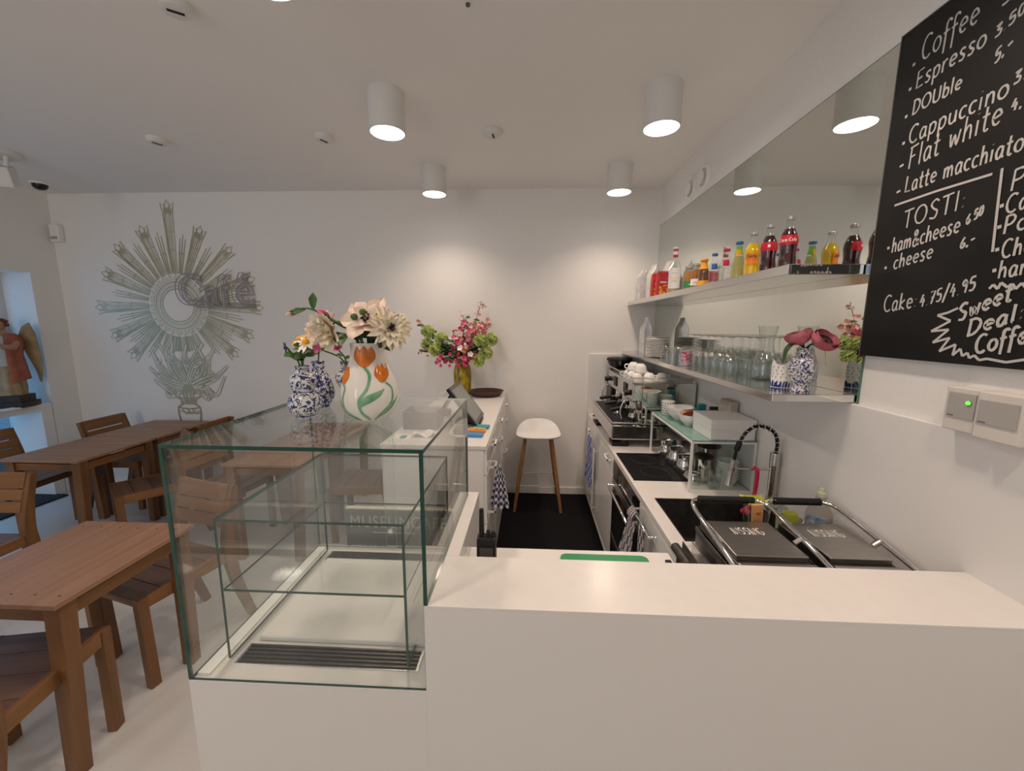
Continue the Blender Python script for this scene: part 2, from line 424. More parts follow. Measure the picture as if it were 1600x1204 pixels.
# wall behind the camera with a shop-front window opening
g = G()
g.box((XL, YF - 0.12, 0.0), (-3.4, YF, ZC)); g.box((0.2, YF - 0.12, 0.0), (XW, YF, ZC))
g.box((-3.4, YF - 0.12, 2.5), (0.2, YF, ZC)); g.box((-3.4, YF - 0.12, 0.0), (0.2, YF, 0.5))
struct('wall_front', g, M['wall'])
g = G(); g.box((-3.4, YF - 0.08, 0.5), (0.2, YF - 0.06, 2.5)); w2 = struct('window_2', g, M['window_glass'])
g = G()
for a, b in (((-3.4, 0.5), (-3.34, 2.5)), ((0.14, 0.5), (0.2, 2.5)), ((-1.63, 0.5), (-1.57, 2.5)), ((-3.34, 0.5), (0.14, 0.56)), ((-3.34, 2.44), (0.14, 2.5))):
    g.box((a[0], YF - 0.11, a[1]), (b[0], YF - 0.03, b[1]))
struct('window_frame', g, M['frame_blue'], w2)
# left wall: deep opening to the canal side
OY0, OY1, OZ = 1.75, 3.405, 2.03
g = G()
g.box((XL - 0.45, YF, 0.0), (XL, OY0, ZC)); g.box((XL - 0.45, OY1, 0.0), (XL, YB, ZC)); g.box((XL - 0.45, OY0, OZ), (XL, OY1, ZC))
struct('wall_left', g, M['wall'])
XG = XL - 0.33
g = G(); g.box((XG - 0.006, OY0, 0.06), (XG + 0.006, OY1, OZ)); w1 = struct('window_1', g, M['window_glass'])
g = G()
for y0, y1, z0, z1 in ((OY1 - 0.05, OY1, 0.0, OZ), (OY0, OY0 + 0.05, 0.0, OZ), (2.50, 2.56, 0.0, OZ), (OY0, OY1, OZ - 0.05, OZ), (OY0, OY1, 0.0, 0.06)):
    g.box((XG - 0.045, y0, z0), (XG + 0.045, y1, z1), 0.004)
struct('window_frame', g, M['frame_blue'], w1)
YFR_ = 0.767
# baseboards and the raised wall cladding
g = G(); g.box((XL, YB - 0.012, 0.0), (-0.775, YB, 0.07)); g.box((-0.21, YB - 0.012, 0.0), (0.55, YB, 0.07)); struct('baseboard_back', g, M['wall'])
g = G(); g.box((XW - 0.018, YFR_, 0.80), (XW - 0.0005, 3.612, 1.343), 0.003); struct('trim_1', g, M['panel'])
g = G(); g.box((0.526, YB - 0.018, 0.80), (XW - 0.0005, YB - 0.0005, 1.343), 0.003); struct('trim_2', g, M['panel'])
# outside: quay and canal
g = G(); g.box((-7.0, -1.0, -0.25), (XL - 0.6, 9.0, -0.05)); tag(obj('quay', g, M['quay']), 'dark paved quay outside the left window', 'quay')['kind'] = 'structure'
def wat(u, v):
    x = -40 + 33 * u; y = -8 + 50 * v
    return (x, y, -0.45 + 0.02 * sin(x * 5) + 0.015 * sin(y * 3.1 + x))
g = G(); g.surf(wat, 60, 60); o = obj('canal_water', g, M['water']); tag(o, 'rippled blue canal water outside the left window', 'water'); o['kind'] = 'stuff'

# ------------------------------------------------------------------ ceiling fittings
def make_downlight(loc, label):
    t = thing('ceiling_downlight', label, 'ceiling light', loc, 0, 'cylinder downlights')
    g = G(); h = 0.19; r = 0.09
    g.lathe([(r, 0), (r, -h + 0.003), (r - 0.003, -h), (r - 0.006, -h), (r - 0.006, -h + 0.012)], 40, cap0=True, cap1=False)
    obj('lamp_body', g, M['lamp_white'], t)
    g = G(); g.lathe([(0.001, -h + 0.008), (r - 0.007, -h + 0.008)], 40, cap0=False, cap1=False)
    g2 = G(); g2.lathe([(r - 0.007, -h + 0.011), (r - 0.007, -h + 0.004)], 40)
    g.bm.free(); obj('diffuser', g2, M['lamp_glow'], t)
    d = bpy.data.lights.new('downlight', 'SPOT'); d.energy = LAMP_POWER * 4; d.color = LAMP_COLOR
    d.spot_size = radians(138); d.spot_blend = 0.9; d.shadow_soft_size = 0.06
    lo = bpy.data.objects.new('downlight_beam', d); COL.objects.link(lo); lo.parent = t; lo.location = (0, 0, -h - 0.004)
    return t
DL = [(-0.735, 3.14, 'white cylinder downlight by back wall, above the bouquet'), (0.635, 3.14, 'white cylinder downlight by back wall, above the bar stool'),
      (-0.742, 2.17, 'white cylinder downlight above the glass case and cash counter'), (0.632, 2.17, 'white cylinder downlight nearest the mirror, in the middle row'),
      (-0.76, 1.245, 'white cylinder downlight cut off by the top edge of the photo'), (0.635, 1.22, 'white cylinder downlight above the white bar top'),
      (-0.75, 0.25, 'white cylinder downlight in front of the glass case, left'), (0.635, 0.25, 'white cylinder downlight in front of the bar, by the blackboard')]
for x, y, lb in DL: make_downlight((x, y, ZC), lb)
DET = [(-2.38, 2.62, 'flush round ceiling sensor left of the downlights, above the tables', 1.0), (-1.30, 2.62, 'round ceiling sensor left of the middle downlight', 1.15),
       (-0.24, 2.59, 'round ceiling sensor between the four downlights', 1.5), (-1.31, 1.585, 'round ceiling sensor at the top edge of the photo', .6)]
for x, y, lb, a in DET:
    t = thing('ceiling_sensor', lb, 'sensor', (x, y, ZC), a, 'round ceiling sensors')
    g = G(); g.lathe([(0.056, 0), (0.056, -0.012), (0.052, -0.016), (0.048, -0.026), (0.044, -0.028)], 28); obj('housing', g, M['lamp_white'], t)
    g = G(); g.box((-0.026, -0.005, -0.031), (0.026, 0.005, -0.0275)); obj('slot', g, M['black'], t)
tag(obj('ceiling_pinhole', (lambda g: (g.cyl((-0.243, 1.63, ZC), (-0.243, 1.63, ZC - 0.006), 0.008, n=12), g)[1])(G()), M['bezel']), 'tiny dark ceiling fitting at the top edge of the photo', 'sensor')
# track spot, dome camera and motion sensor in the left corner
t = thing('ceiling_spotlight', 'white adjustable spotlight on round base at far left ceiling', 'spotlight', (-3.66, 2.75, ZC), 0.5)
g = G(); g.lathe([(0.12, 0), (0.12, -0.02), (0.112, -0.028)], 32); obj('base', g, M['lamp_white'], t)
g = G(); g.tube([(0.05, 0, -0.026), (0.05, 0, -0.07), (0.04, 0, -0.09)], 0.014); obj('arm', g, M['lamp_white'], t)
g = G(); g.box((-0.045, -0.05, -0.22), (0.055, 0.05, -0.09), 0.006, Matrix.Rotation(0.35, 4, 'X')); obj('lamp_head', g, M['lamp_white'], t)
t = thing('dome_camera', 'small black dome camera on ceiling in left corner', 'camera', (-4.12, 3.36, ZC))
g = G(); g.lathe([(0.062, 0), (0.062, -0.010), (0.054, -0.014)], 28); obj('base', g, M['white'], t)
g = G(); g.lathe([(0.05, -0.012), (0.046, -0.035), (0.03, -0.052), (0.001, -0.058)], 24); obj('dome', g, M['black_glass'], t)
t = thing('motion_sensor', 'white motion sensor high in the left back corner', 'sensor', (-4.33, YB - 0.005, 2.40), 0)
g = G(); g.box((-0.045, -0.05, -0.075), (0.045, 0.005, 0.075), 0.012); obj('housing', g, M['white'], t)
g = G(); g.box((-0.03, -0.056, -0.055), (0.03, -0.048, -0.03), 0.002); obj('lens', g, M['dispgrey'], t)
# two round air valves above the mirror
for y, lb in ((2.975, 'round white air valve above mirror, nearer the back wall'), (2.765, 'round white air valve above mirror, nearer the camera')):
    t = thing('air_valve', lb, 'air vent', (XW, y, 2.535), 0, 'round air valves')
    RX = Matrix.Rotation(-pi / 2, 4, 'Y')
    g = G(); g.lathe([(0.080, 0), (0.080, 0.010), (0.070, 0.022), (0.055, 0.018), (0.050, 0.004)], 32); g.xform(RX); obj('ring', g, M['white'], t)
    g = G(); g.lathe([(0.012, 0.0), (0.012, 0.024), (0.040, 0.026), (0.040, 0.032), (0.030, 0.036)], 28); g.xform(RX); obj('plate', g, M['white'], t)
# ================================================================== gold monstrance decal on the back wall
def stroke2(g, pts, w, place):
    """flat ribbon along 2D pts; place(u,v)->3D; w number or list"""
    P = [Vector((p[0], p[1])) for p in pts]; n = len(P)
    if n < 2: return
    ws = w if isinstance(w, (list, tuple)) else [w] * n
    L = []; R = []
    for i in range(n):
        d = P[min(i + 1, n - 1)] - P[max(i - 1, 0)]
        if d.length < 1e-9: d = Vector((1, 0))
        d.normalize(); q = Vector((-d.y, d.x)) * ws[i] / 2
        L.append(g.v(place(*(P[i] + q)))); R.append(g.v(place(*(P[i] - q))))
    for i in range(n - 1): g.f([L[i], R[i], R[i + 1], L[i + 1]], False)
def make_monstrance():
    rnd = random.Random(4)
    cx, cz, Y = -3.28, 1.76, YB - 0.0015
    lay = [0]
    pl = lambda u, v: (cx + u, Y - lay[0] * 6e-6, cz + v)
    g = G()
    def stroke2(g, pts, w, place):
        lay[0] += 1          # every stroke lies a hair above the one before
        globals()['stroke2'](g, pts, [x * 1.02 for x in w] if isinstance(w, (list, tuple)) else w * 1.02, place)
    def circ(r, w, n=48): stroke2(g, [(r * cos(2*pi*i/n), r * sin(2*pi*i/n)) for i in range(n + 1)], w, pl)
    for r, w in ((0.150, .010), (0.166, .004), (0.178, .008), (0.196, .005), (0.214, .012), (0.232, .004)): circ(r, w)
    for k in range(40):
        a = 2 * pi * k / 40; r = 0.252
        stroke2(g, [(r*cos(a) + .012*cos(b), r*sin(a) + .012*sin(b)) for b in [2*pi*i/8 for i in range(9)]], .005, pl)
    for k in range(26):
        a = 2 * pi * k / 26 + .05; r = 0.279
        stroke2(g, [(r*cos(a) + .015*cos(b) , r*sin(a) + .015*sin(b)) for b in [2*pi*i/8 for i in range(7)]], .006, pl)
    tips = [(90, .93), (111.5, .765), (135, .775), (157, .77), (181.5, .82), (203, .765), (223, .735), (318, .715), (337, .76), (358.5, .82), (18, .80), (42.5, .775), (67, .765)]
    for deg, Lr in tips:
        a = radians(deg); ux, uy = cos(a), sin(a)
        P = lambda r, s: (ux * r - uy * s, uy * r + ux * s)
        r0, r1 = .285, Lr - .06; k = Lr / .8
        for s0, s1, w in ((-.026, -.050, .007), (-.016, -.030, .005), (-.006, -.011, .008), (.004, .009, .005), (.014, .028, .009), (.026, .050, .007)):
            nseg = 8
            pts = [P(lerp(r0, r1 - abs(s1) * .35, i / nseg), lerp(s0, s1, i / nseg) + rnd.uniform(-.0015, .0015)) for i in range(nseg + 1)]
            stroke2(g, pts, [w * rnd.uniform(.7, 1.35) for _ in pts], pl)
        # shaded flank and stepped joints
        stroke2(g, [P(r0 + .02, .020), P(lerp(r0, r1, .55), .030), P(r1 - .06, .040)], [.010, .014, .004], pl)
        for f in (.35, .62):
            rr = lerp(r0, r1, f); sp = lerp(.026, .05, f)
            stroke2(g, [P(rr, -sp), P(rr + .012, -sp * .4), P(rr, 0), P(rr + .012, sp * .4), P(rr, sp)], .006, pl)
        # crown tip: three points
        tip = [P(r1 - .03, -.050), P(r1 + .035, -.062), P(r1 + .012, -.026), P(r1 + .060, 0), P(r1 + .012, .026), P(r1 + .035, .062), P(r1 - .03, .050)]
        stroke2(g, tip, .010, pl)
        for s in (-.03, .03):
            stroke2(g, [P(r1 + .02, s), P(r1 - .02, s * .55), P(r1 - .085, s * .8)], [.014, .010, .004], pl)
        for s in (-.036, 0, .036):
            stroke2(g, [P(r1 - .06, s), P(r1 - .01, s * .85)], .009, pl)
    # short triple beams in between
    for deg, Lr in ((100.5, .66), (123, .66), (146, .66), (169, .64), (192, .63), (213, .62), (327.5, .60), (348, .63), (8, .64), (30, .64), (54.5, .64), (79, .64), (234, .60), (308, .58)):
        a = radians(deg); ux, uy = cos(a), sin(a)
        P = lambda r, s: (ux * r - uy * s, uy * r + ux * s)
        for s in (-.022, 0, .022):
            e = Lr - abs(s) * 1.6
            stroke2(g, [P(.29, s * .55), P(.42, s * .85), P(e, s * 1.2)], [.012, .010, .006], pl)
        stroke2(g, [P(.46, -.030), P(.475, 0), P(.46, .030)], .008, pl)
        stroke2(g, [P(.30, .012), P(.46, .020)], [.014, .010], pl)
    # lower beams behind the flames
    for deg in (247, 258, 270, 281, 293):
        a = radians(deg); ux, uy = cos(a), sin(a)
        for s in (-.03, -.015, .005, .025):
            stroke2(g, [(ux * .29 - uy * s, uy * .29 + ux * s), (ux * .43 - uy * s * 1.2, uy * .43 + ux * s * 1.2)], rnd.choice((.006, .010, .015)), pl)
    # flames / acanthus growing out of the cup: (start, bends, end, width)
    fl = [((-.02,-.74), (-.10,-.62), (-.16,-.50), (-.24,-.36), .075), ((.0,-.74), (-.03,-.60), (-.12,-.48), (-.10,-.33), .060),
          ((.02,-.74), (.05,-.62), (.0,-.50), (.03,-.36), .070), ((.03,-.74), (.12,-.62), (.10,-.50), (.20,-.34), .085),
          ((.04,-.74), (.17,-.66), (.22,-.52), (.30,-.40), .070), ((-.04,-.75), (-.17,-.68), (-.26,-.56), (-.32,-.42), .060),
          ((-.05,-.76), (-.18,-.72), (-.28,-.66), (-.36,-.58), .050), ((.05,-.76), (.20,-.70), (.30,-.66), (.42,-.56), .060),
          ((.06,-.77), (.18,-.78), (.28,-.84), (.38,-.66), .030), ((-.06,-.78), (-.17,-.80), (-.25,-.76), (-.33,-.70), .035),
          ((.02,-.70), (.09,-.56), (.18,-.50), (.14,-.40), .05), ((-.02,-.68), (-.08,-.56), (-.18,-.46), (-.15,-.38), .05),
          ((-.07,-.80), (-.13,-.84), (-.20,-.86), (-.22,-.82), .03), ((.08,-.80), (.15,-.84), (.20,-.88), (.17,-.78), .03)]
    stroke2(g, [(-.10, -.775), (.10, -.775)], .10, pl); stroke2(g, [(-.05, -.70), (.05, -.70)], .12, pl)
    for i, (p0, p1, p2, p3, w) in enumerate(fl):
        pts = [tuple(p) for p in spline([p0, p1, p2, p3], 7)]; n = len(pts)
        prof = [w * (0.35 + 0.65 * sin(pi * min(1, .15 + j / (n - 1)))) * (1 - .85 * (j / (n - 1)) ** 3) for j in range(n)]
        # solid blade, then white vein and edge lines printed over it
        stroke2(g, pts, [x * 1.05 for x in prof], pl)
        g.m = 1
        stroke2(g, pts, [.003 + .005 * (1 - j / n) for j in range(n)], pl)
        for q in range(2):
            j = rnd.randint(3, n - 5); d = (Vector(pts[j + 2]) - Vector(pts[j])).normalized(); nn_ = Vector((-d.y, d.x)) * rnd.choice((-1, 1)); c = Vector(pts[j])
            stroke2(g, [tuple(p) for p in spline([c + nn_ * .004, c + nn_ * prof[j] * .30 + d * .022, c + nn_ * prof[j] * .55 + d * .05])], [.010 * (1 - k / 14) for k in range(13)], pl)
        for sgn in (-1, 1):
            off = [(pts[j][0] - (Vector(pts[min(j+1, n-1)]) - Vector(pts[max(j-1, 0)])).normalized().y * prof[j] * .50 * sgn, pts[j][1] + (Vector(pts[min(j+1, n-1)]) - Vector(pts[max(j-1, 0)])).normalized().x * prof[j] * .50 * sgn) for j in range(n)]
            stroke2(g, off, .005, pl)
        g.m = 0
        for sgn, f in () and ((-1, .62), (1, .44)):
            off = []
            for j in range(n):
                d = Vector(pts[min(j+1, n-1)]) - Vector(pts[max(j-1, 0)]); d.normalize()
                off.append((pts[j][0] - d.y * prof[j] * .30 * sgn, pts[j][1] + d.x * prof[j] * .30 * sgn))
            stroke2(g, off, [x * f for x in prof], pl)
        for sgn in (-1, 1):
            off = []
            for j in range(n):
                d = Vector(pts[min(j+1, n-1)]) - Vector(pts[max(j-1, 0)]); d.normalize()
                off.append((pts[j][0] - d.y * (prof[j] * .62 + .008) * sgn, pts[j][1] + d.x * (prof[j] * .62 + .008) * sgn))
            stroke2(g, off, .006, pl)
        for q in range(3):
            j = rnd.randint(4, n - 6); d = Vector((rnd.uniform(-1, 1), rnd.uniform(.2, 1))).normalized()
            c = Vector(pts[j])
            stroke2(g, [tuple(p) for p in spline([c, c + d * .03 + Vector((.012, 0)), c + d * .075])], [.016 * (1 - k / 14) for k in range(13)], pl)
    # cup and stem
    def sym(pts, w):
        for s in (-1, 1): stroke2(g, [(-.01 + s * x, z) for x, z in pts], w, pl)
    for z, hw, w in ((-.80, .125, .012), (-.825, .128, .006), (-.862, .118, .012), (-.915, .085, .016), (-.965, .115, .012), (-1.0, .118, .007)):
        stroke2(g, [(-.01 - hw, z), (-.01 - hw * .5, z - .012), (-.01, z - .016), (-.01 + hw * .5, z - .012), (-.01 + hw, z)], w, pl)
    sym([(.125, -.79), (.13, -.83), (.117, -.865), (.06, -.90), (.055, -.93), (.11, -.965), (.112, -1.02), (.10, -1.10), (.095, -1.2)], [.014, .012, .014, .02, .02, .014, .014, .016, .016])
    for x in (-.07, -.03, .02, .06): stroke2(g, [(x, -.80), (x * .7, -.86), (x * .5, -.92)], [.02, .012, .02], pl)
    for x in (-.05, .0, .05): stroke2(g, [(x - .03, -.985), (x, -1.03), (x + .04, -1.02)], .012, pl)
    o = obj('wall_decal', g, [M['gold'], M['wall']], recalc=False)
    tag(o, 'large gold monstrance sunburst drawing stuck on the white back wall', 'wall decal')
make_monstrance()

# ------------------------------------------------------------------ clear letters spelling Café, standing off the wall
def text_mesh(body, size, fill='BOTH', extrude=0.0, bevel=0.0, offset=0.0, spacing=1.0, name='lettering'):
    cu = bpy.data.curves.new(name, 'FONT'); cu.body = body; cu.size = size; cu.fill_mode = fill
    cu.extrude = extrude; cu.bevel_depth = bevel; cu.offset = offset; cu.space_character = spacing
    cu.resolution_u = 6; cu.bevel_resolution = 1
    o = bpy.data.objects.new(name, cu); COL.objects.link(o)
    bpy.context.view_layer.update()
    me = bpy.data.meshes.new_from_object(o.evaluated_get(bpy.context.evaluated_depsgraph_get()))
    bpy.data.objects.remove(o); bpy.data.curves.remove(cu)
    return me
def mesh_obj(name, me, m, parent, Mx):
    me.materials.clear(); me.materials.append(m); me.transform(Mx)
    o = bpy.data.objects.new(name, me); COL.objects.link(o); o.parent = parent
    return o
def fit(me, w, h=None):
    xs = [v.co.x for v in me.vertices]; ys = [v.co.y for v in me.vertices]
    sx = w / (max(xs) - min(xs)); sy = sx if h is None else h / (max(ys) - min(ys))
    return Matrix.Diagonal((sx, sy, 1, 1)) @ Matrix.Translation((-min(xs), -min(ys), 0))
STAND = Matrix(((1,0,0,0),(0,0,-1,0),(0,1,0,0),(0,0,0,1)))       # text plane -> upright, facing -Y
cafe = thing('letter_sign', 'clear acrylic letters spelling Café in front of the gold sunburst', 'sign', (-3.235, YB, 1.745))
x = 0.0
for ch, w, h in (('C', .215, .31), ('a', .150, .20), ('f', .105, .30), ('é', .185, .315)):
    me = text_mesh(ch, 1.0, 'BOTH', 0.0, 0.0, 0.035); F = fit(me, w, h)
    body = text_mesh(ch, 1.0, 'BOTH', 0.0, 0.0, 0.035)
    o = mesh_obj('letter', body, M['letter_acrylic'], cafe, Matrix.Translation((x, -0.020, 0)) @ STAND @ F)
    bpy.data.meshes.remove(me)
    for dy in (-0.076, -0.014):
        g = G()
        ol = text_mesh(ch, 1.0, 'NONE', 0.0, 0.0, 0.035)
        co = [F @ v.co for v in ol.vertices]
        for e in ol.edges:
            a, b = co[e.vertices[0]], co[e.vertices[1]]
            g.tube([(x + a.x, dy, a.y), (x + b.x, dy, b.y)], 0.0042, 5)
        bpy.data.meshes.remove(ol)
        obj('outline', g, M['acrylic_edge'], o)
    x += w + (.012 if ch != 'f' else .03)
g = G()
for z in (0.0,): g.box((0.17, -0.05, -0.008), (0.70, -0.035, 0.004))
obj('mounting_rail', g, M['acrylic_edge'], cafe)

# ================================================================== stroke lettering used for chalk and small print
def arc(cx, cy, rx, ry, a0, a1, n=12): return [(cx + rx * cos(radians(lerp(a0, a1, i / n))), cy + ry * sin(radians(lerp(a0, a1, i / n)))) for i in range(n + 1)]
GL = {
 'C': (.62, [arc(.36, .5, .32, .5, 50, 310)]), 'o': (.50, [arc(.25, .3, .22, .29, 90, 450)]),
 'O': (.78, [arc(.38, .5, .34, .48, 90, 450)]), 'U': (.66, [[(.08, .95), (.08, .3)] + arc(.32, .28, .24, .27, 180, 360) + [(.56, .95)]]),
 'f': (.36, [arc(.28, .80, .14, .18, 20, 180) + [(.14, .2), (.12, -.30)], [(.0, .52), (.34, .56)]]),
 'e': (.48, [[(.06, .30), (.42, .36)] + arc(.25, .32, .19, .28, 10, 315)]),
 'E': (.55, [[(.5, .98), (.1, .95), (.08, .02), (.52, .04)], [(.1, .5), (.42, .54)]]),
 's': (.42, [[(.36, .54), (.22, .62), (.08, .50), (.18, .34), (.34, .20), (.24, .02), (.04, .06)]]),
 'S': (.56, [[(.50, .86), (.30, 1.0), (.08, .80), (.22, .56), (.46, .36), (.36, .04), (.06, .10)]]),
 'p': (.50, [[(.08, .60), (.06, -.34)], [(.07, .42), (.22, .60), (.42, .48), (.40, .14), (.22, .0), (.07, .14)]]),
 'P': (.58, [[(.10, .98), (.08, 0)], [(.10, .96), (.40, .96), (.52, .74), (.36, .50), (.10, .46)]]),
 'r': (.36, [[(.07, .60), (.07, 0)], [(.07, .36), (.18, .56), (.34, .58)]]),
 'D': (.66, [[(.12, .98), (.08, .02)], [(.02, .95), (.36, .94), (.60, .66), (.54, .26), (.30, .02), (.0, .03)]]),
 'u': (.50, [[(.07, .60), (.07, .18), (.20, .0), (.38, .14), (.41, .60)], [(.41, .60), (.43, .0)]]),
 'b': (.50, [[(.10, 1.0), (.08, .02)], [(.09, .42), (.24, .58), (.44, .44), (.42, .12), (.24, .0), (.08, .10)]]),
 'l': (.22, [[(.12, 1.0), (.10, .1), (.14, .0)]]),
 'a': (.50, [[(.40, .52), (.22, .60), (.06, .36), (.12, .04), (.28, .04), (.40, .30)], [(.41, .58), (.40, .14), (.48, .0)]]),
 'i': (.22, [[(.10, .60), (.09, .0)], [(.10, .86), (.11, .84)]]),
 'n': (.50, [[(.07, .60), (.07, 0)], [(.07, .34), (.22, .58), (.38, .48), (.41, 0)]]),
 'm': (.74, [[(.07, .60), (.07, 0)], [(.07, .36), (.20, .58), (.32, .48), (.34, 0)], [(.34, .38), (.48, .58), (.60, .48), (.63, 0)]]),
 'c': (.42, [arc(.25, .3, .20, .29, 50, 310)]),
 'F': (.54, [[(.12, .98), (.08, .0)], [(.02, .96), (.54, 1.0)], [(.10, .52), (.40, .55)]]),
 't': (.36, [[(.18, .94), (.15, .12), (.26, .0), (.34, .06)], [(.0, .60), (.34, .62)]]),
 'T': (.62, [[(.02, .96), (.62, .98)], [(.32, .97), (.30, 0)]]), 'I': (.24, [[(.12, .98), (.11, 0)]]),
 'w': (.64, [[(.05, .60), (.16, .04), (.30, .50), (.44, .04), (.58, .62)]]),
 'h': (.50, [[(.10, 1.0), (.07, 0)], [(.08, .34), (.24, .58), (.38, .48), (.41, 0)]]),
 'L': (.52, [[(.12, 1.0), (.08, .03), (.50, .05)]]),
 'k': (.48, [[(.10, 1.0), (.07, 0)], [(.40, .58), (.09, .28), (.44, .0)]]),
 'd': (.50, [[(.40, .50), (.22, .60), (.06, .34), (.14, .02), (.32, .06), (.40, .34)], [(.42, 1.0), (.41, .0)]]),
 'q': (.5, []),
 'y': (.48, [[(.07, .60), (.22, .10)], [(.42, .60), (.14, -.34)]]),
 '&': (.62, [[(.58, .0), (.16, .74), (.26, .96), (.40, .80), (.10, .30), (.14, .02), (.36, .02), (.56, .40)]]),
 ':': (.24, [[(.10, .52), (.12, .50)], [(.10, .12), (.12, .10)]]), '.': (.20, [[(.08, .03), (.10, .01)]]),
 ',': (.22, [[(.12, .06), (.04, -.14)]]), '-': (.44, [[(.06, .34), (.40, .36)]]), '/': (.44, [[(.42, 1.15), (.04, -.2)]]),
 '*': (.26, [[(.10, .26), (.13, .22)]]),
 '0': (.46, [arc(.23, .5, .18, .46, 90, 450)]), '3': (.48, [[(.06, .90), (.40, .94), (.18, .56), (.42, .40), (.36, .06), (.04, .06)]]),
 '4': (.50, [[(.26, .98), (.06, .40), (.46, .42)], [(.34, .66), (.30, 0)]]), '5': (.48, [[(.42, .96), (.12, .94), (.10, .56), (.34, .56), (.42, .24), (.26, .02), (.04, .08)]]),
 '6': (.48, [[(.34, .96), (.10, .56), (.08, .20), (.24, .02), (.42, .20), (.30, .44), (.10, .30)]]), '7': (.46, [[(.04, .94), (.42, .96), (.18, 0)], [(.14, .48), (.38, .5)]]),
 '9': (.48, [[(.40, .74), (.24, .96), (.08, .74), (.22, .52), (.40, .74), (.34, 0)]]),
 'B': (.56, [[(.1, .98), (.08, 0)], [(.1, .97), (.42, .84), (.34, .54), (.1, .52)], [(.34, .52), (.5, .3), (.36, .02), (.08, .02)]]), ' ': (.32, []),
 'N': (.62, [[(.08, 0), (.10, .98), (.52, .02), (.54, 1.0)]]), 'A': (.6, [[(.02, 0), (.3, .98), (.58, 0)], [(.14, .36), (.46, .36)]]), 'G': (.66, [arc(.36, .5, .32, .5, 50, 330) + [(.64, .45), (.42, .45)]]),
}
SMOOTH_SKIP = set('EFTILNA-/:.,*47')
def strokes(text):
    out = []; x = 0
    for ch in text:
        adv, st = GL[ch]
        for s in st: out.append(([(px_ + x, py_) for px_, py_ in s], ch not in SMOOTH_SKIP))
        x += adv + .10
    return out, x - .10

# ------------------------------------------------------------------ chalkboard on the right wall
BX = XW - 0.020
board = thing('chalkboard_menu', 'big black chalkboard menu with white handwriting on the right wall', 'menu board', (XW - .001, 0.70, 1.972))
g = G(); g.box((-0.020, 0.08, -0.465), (0.0, 0.66, 0.465), 0.0015); obj('board_panel', g, M['board'], board)
g = G()
for y0, y1, z0, z1 in ((.08, .66, .465, .469), (.66, .664, -.469, .469)): g.box((-0.021, y0, z0), (0.0, y1, z1))
obj('edge', g, M['bezel'], board)
rndc = random.Random(8)
def bpl(u, v): return (-0.0206 - lay_[0] * 4e-6, u - 0.70, v - 1.972)
lay_ = [0]
def chalk(text, y0, z0, y1, z1, cap, w=.0048):
    st, W = strokes(text); L = hypot(y1 - y0, z1 - z0)
    for s, sm in st:
        pts = spline(s, 4) if sm and len(s) > 2 and len(s) < 12 else [Vector(p) for p in s]
        lay_[0] += 1
        P = [(y0 + (y1 - y0) * p[0] / W, z0 + (z1 - z0) * p[0] / W + p[1] * cap) for p in pts]
        stroke2(g, P, [w * rndc.uniform(.85, 1.15) for _ in P], bpl)
rows = [('Coffee', 1.288, 2.331, 1.144, 2.333, .060), ('Espresso', 1.293, 2.263, 1.117, 2.266, .046), ('DOUble', 1.292, 2.196, 1.160, 2.196, .038),
 ('Cappuccino', 1.290, 2.117, 1.048, 2.120, .047), ('Flat white', 1.280, 2.047, 1.052, 2.065, .058), ('Latte macchiato', 1.280, 1.983, .998, 1.986, .044),
 ('3.50', 1.099, 2.268, 1.043, 2.285, .026), ('5,-', 1.09, 2.208, 1.056, 2.228, .030), ('3.75', 1.041, 2.138, .985, 2.148, .026), ('4,75', 1.036, 2.08, .985, 2.086, .026),
 ('3,-', 1.095, 2.332, 1.05, 2.338, .026),
 ('TOSTI:', 1.269, 1.880, 1.101, 1.893, .050), ('ham&cheese', 1.294, 1.818, 1.105, 1.836, .044), ('6.50', 1.092, 1.850, 1.057, 1.866, .024), ('cheese', 1.280, 1.768, 1.165, 1.783, .042), ('6,-', 1.097, 1.793, 1.064, 1.805, .026),
 ('Cake:', 1.293, 1.644, 1.188, 1.652, .048), ('4.75/4.95', 1.180, 1.652, 1.045, 1.690, .034),
 ('Ca', 1.010, 1.855, .968, 1.858, .040), ('P', 1.009, 1.903, .980, 1.904, .046), ('Po', 1.007, 1.810, .962, 1.813, .040), ('Che', 1.002, 1.756, .945, 1.760, .040), ('ham', 1.001, 1.711, .935, 1.715, .040)]
def put(): obj('lettering', g, M['chalk'], board, recalc=False)
for r in rows: g = G(); chalk(*r); put()
for r in (('Sweet', 1.073, 1.612, .966, 1.660, .042), ('Deal:', 1.045, 1.577, .936, 1.618, .040), ('Coffee', 1.021, 1.535, .900, 1.572, .044)): g = G(); chalk(*r, w=.0066); put()
g = G()
for y, z in ((1.308, 2.335), (1.309, 2.272), (1.309, 2.20), (1.305, 2.127), (1.306, 1.834), (1.306, 1.776), (1.019, 1.875), (1.016, 1.828), (1.012, 1.777), (1.010, 1.730)):
    g = G(); stroke2(g, [(y + .004, z), (y - .004, z + .001)], .008, bpl); obj('bullet_mark', g, M['chalk'], board, recalc=False)
for y, z in ((1.302, 2.064), (1.300, 1.992)): g = G(); stroke2(g, [(y + .005, z), (y - .007, z + .002)], .006, bpl); obj('bullet_mark', g, M['chalk'], board, recalc=False)
g = G(); stroke2(g, [(1.306, 1.956), (1.18, 1.958), (1.051, 1.955)], .006, bpl)
put(); g = G(); stroke2(g, [(1.021, 1.774), (1.027, 1.87), (1.032, 1.961)], .006, bpl)
put(); g = G()
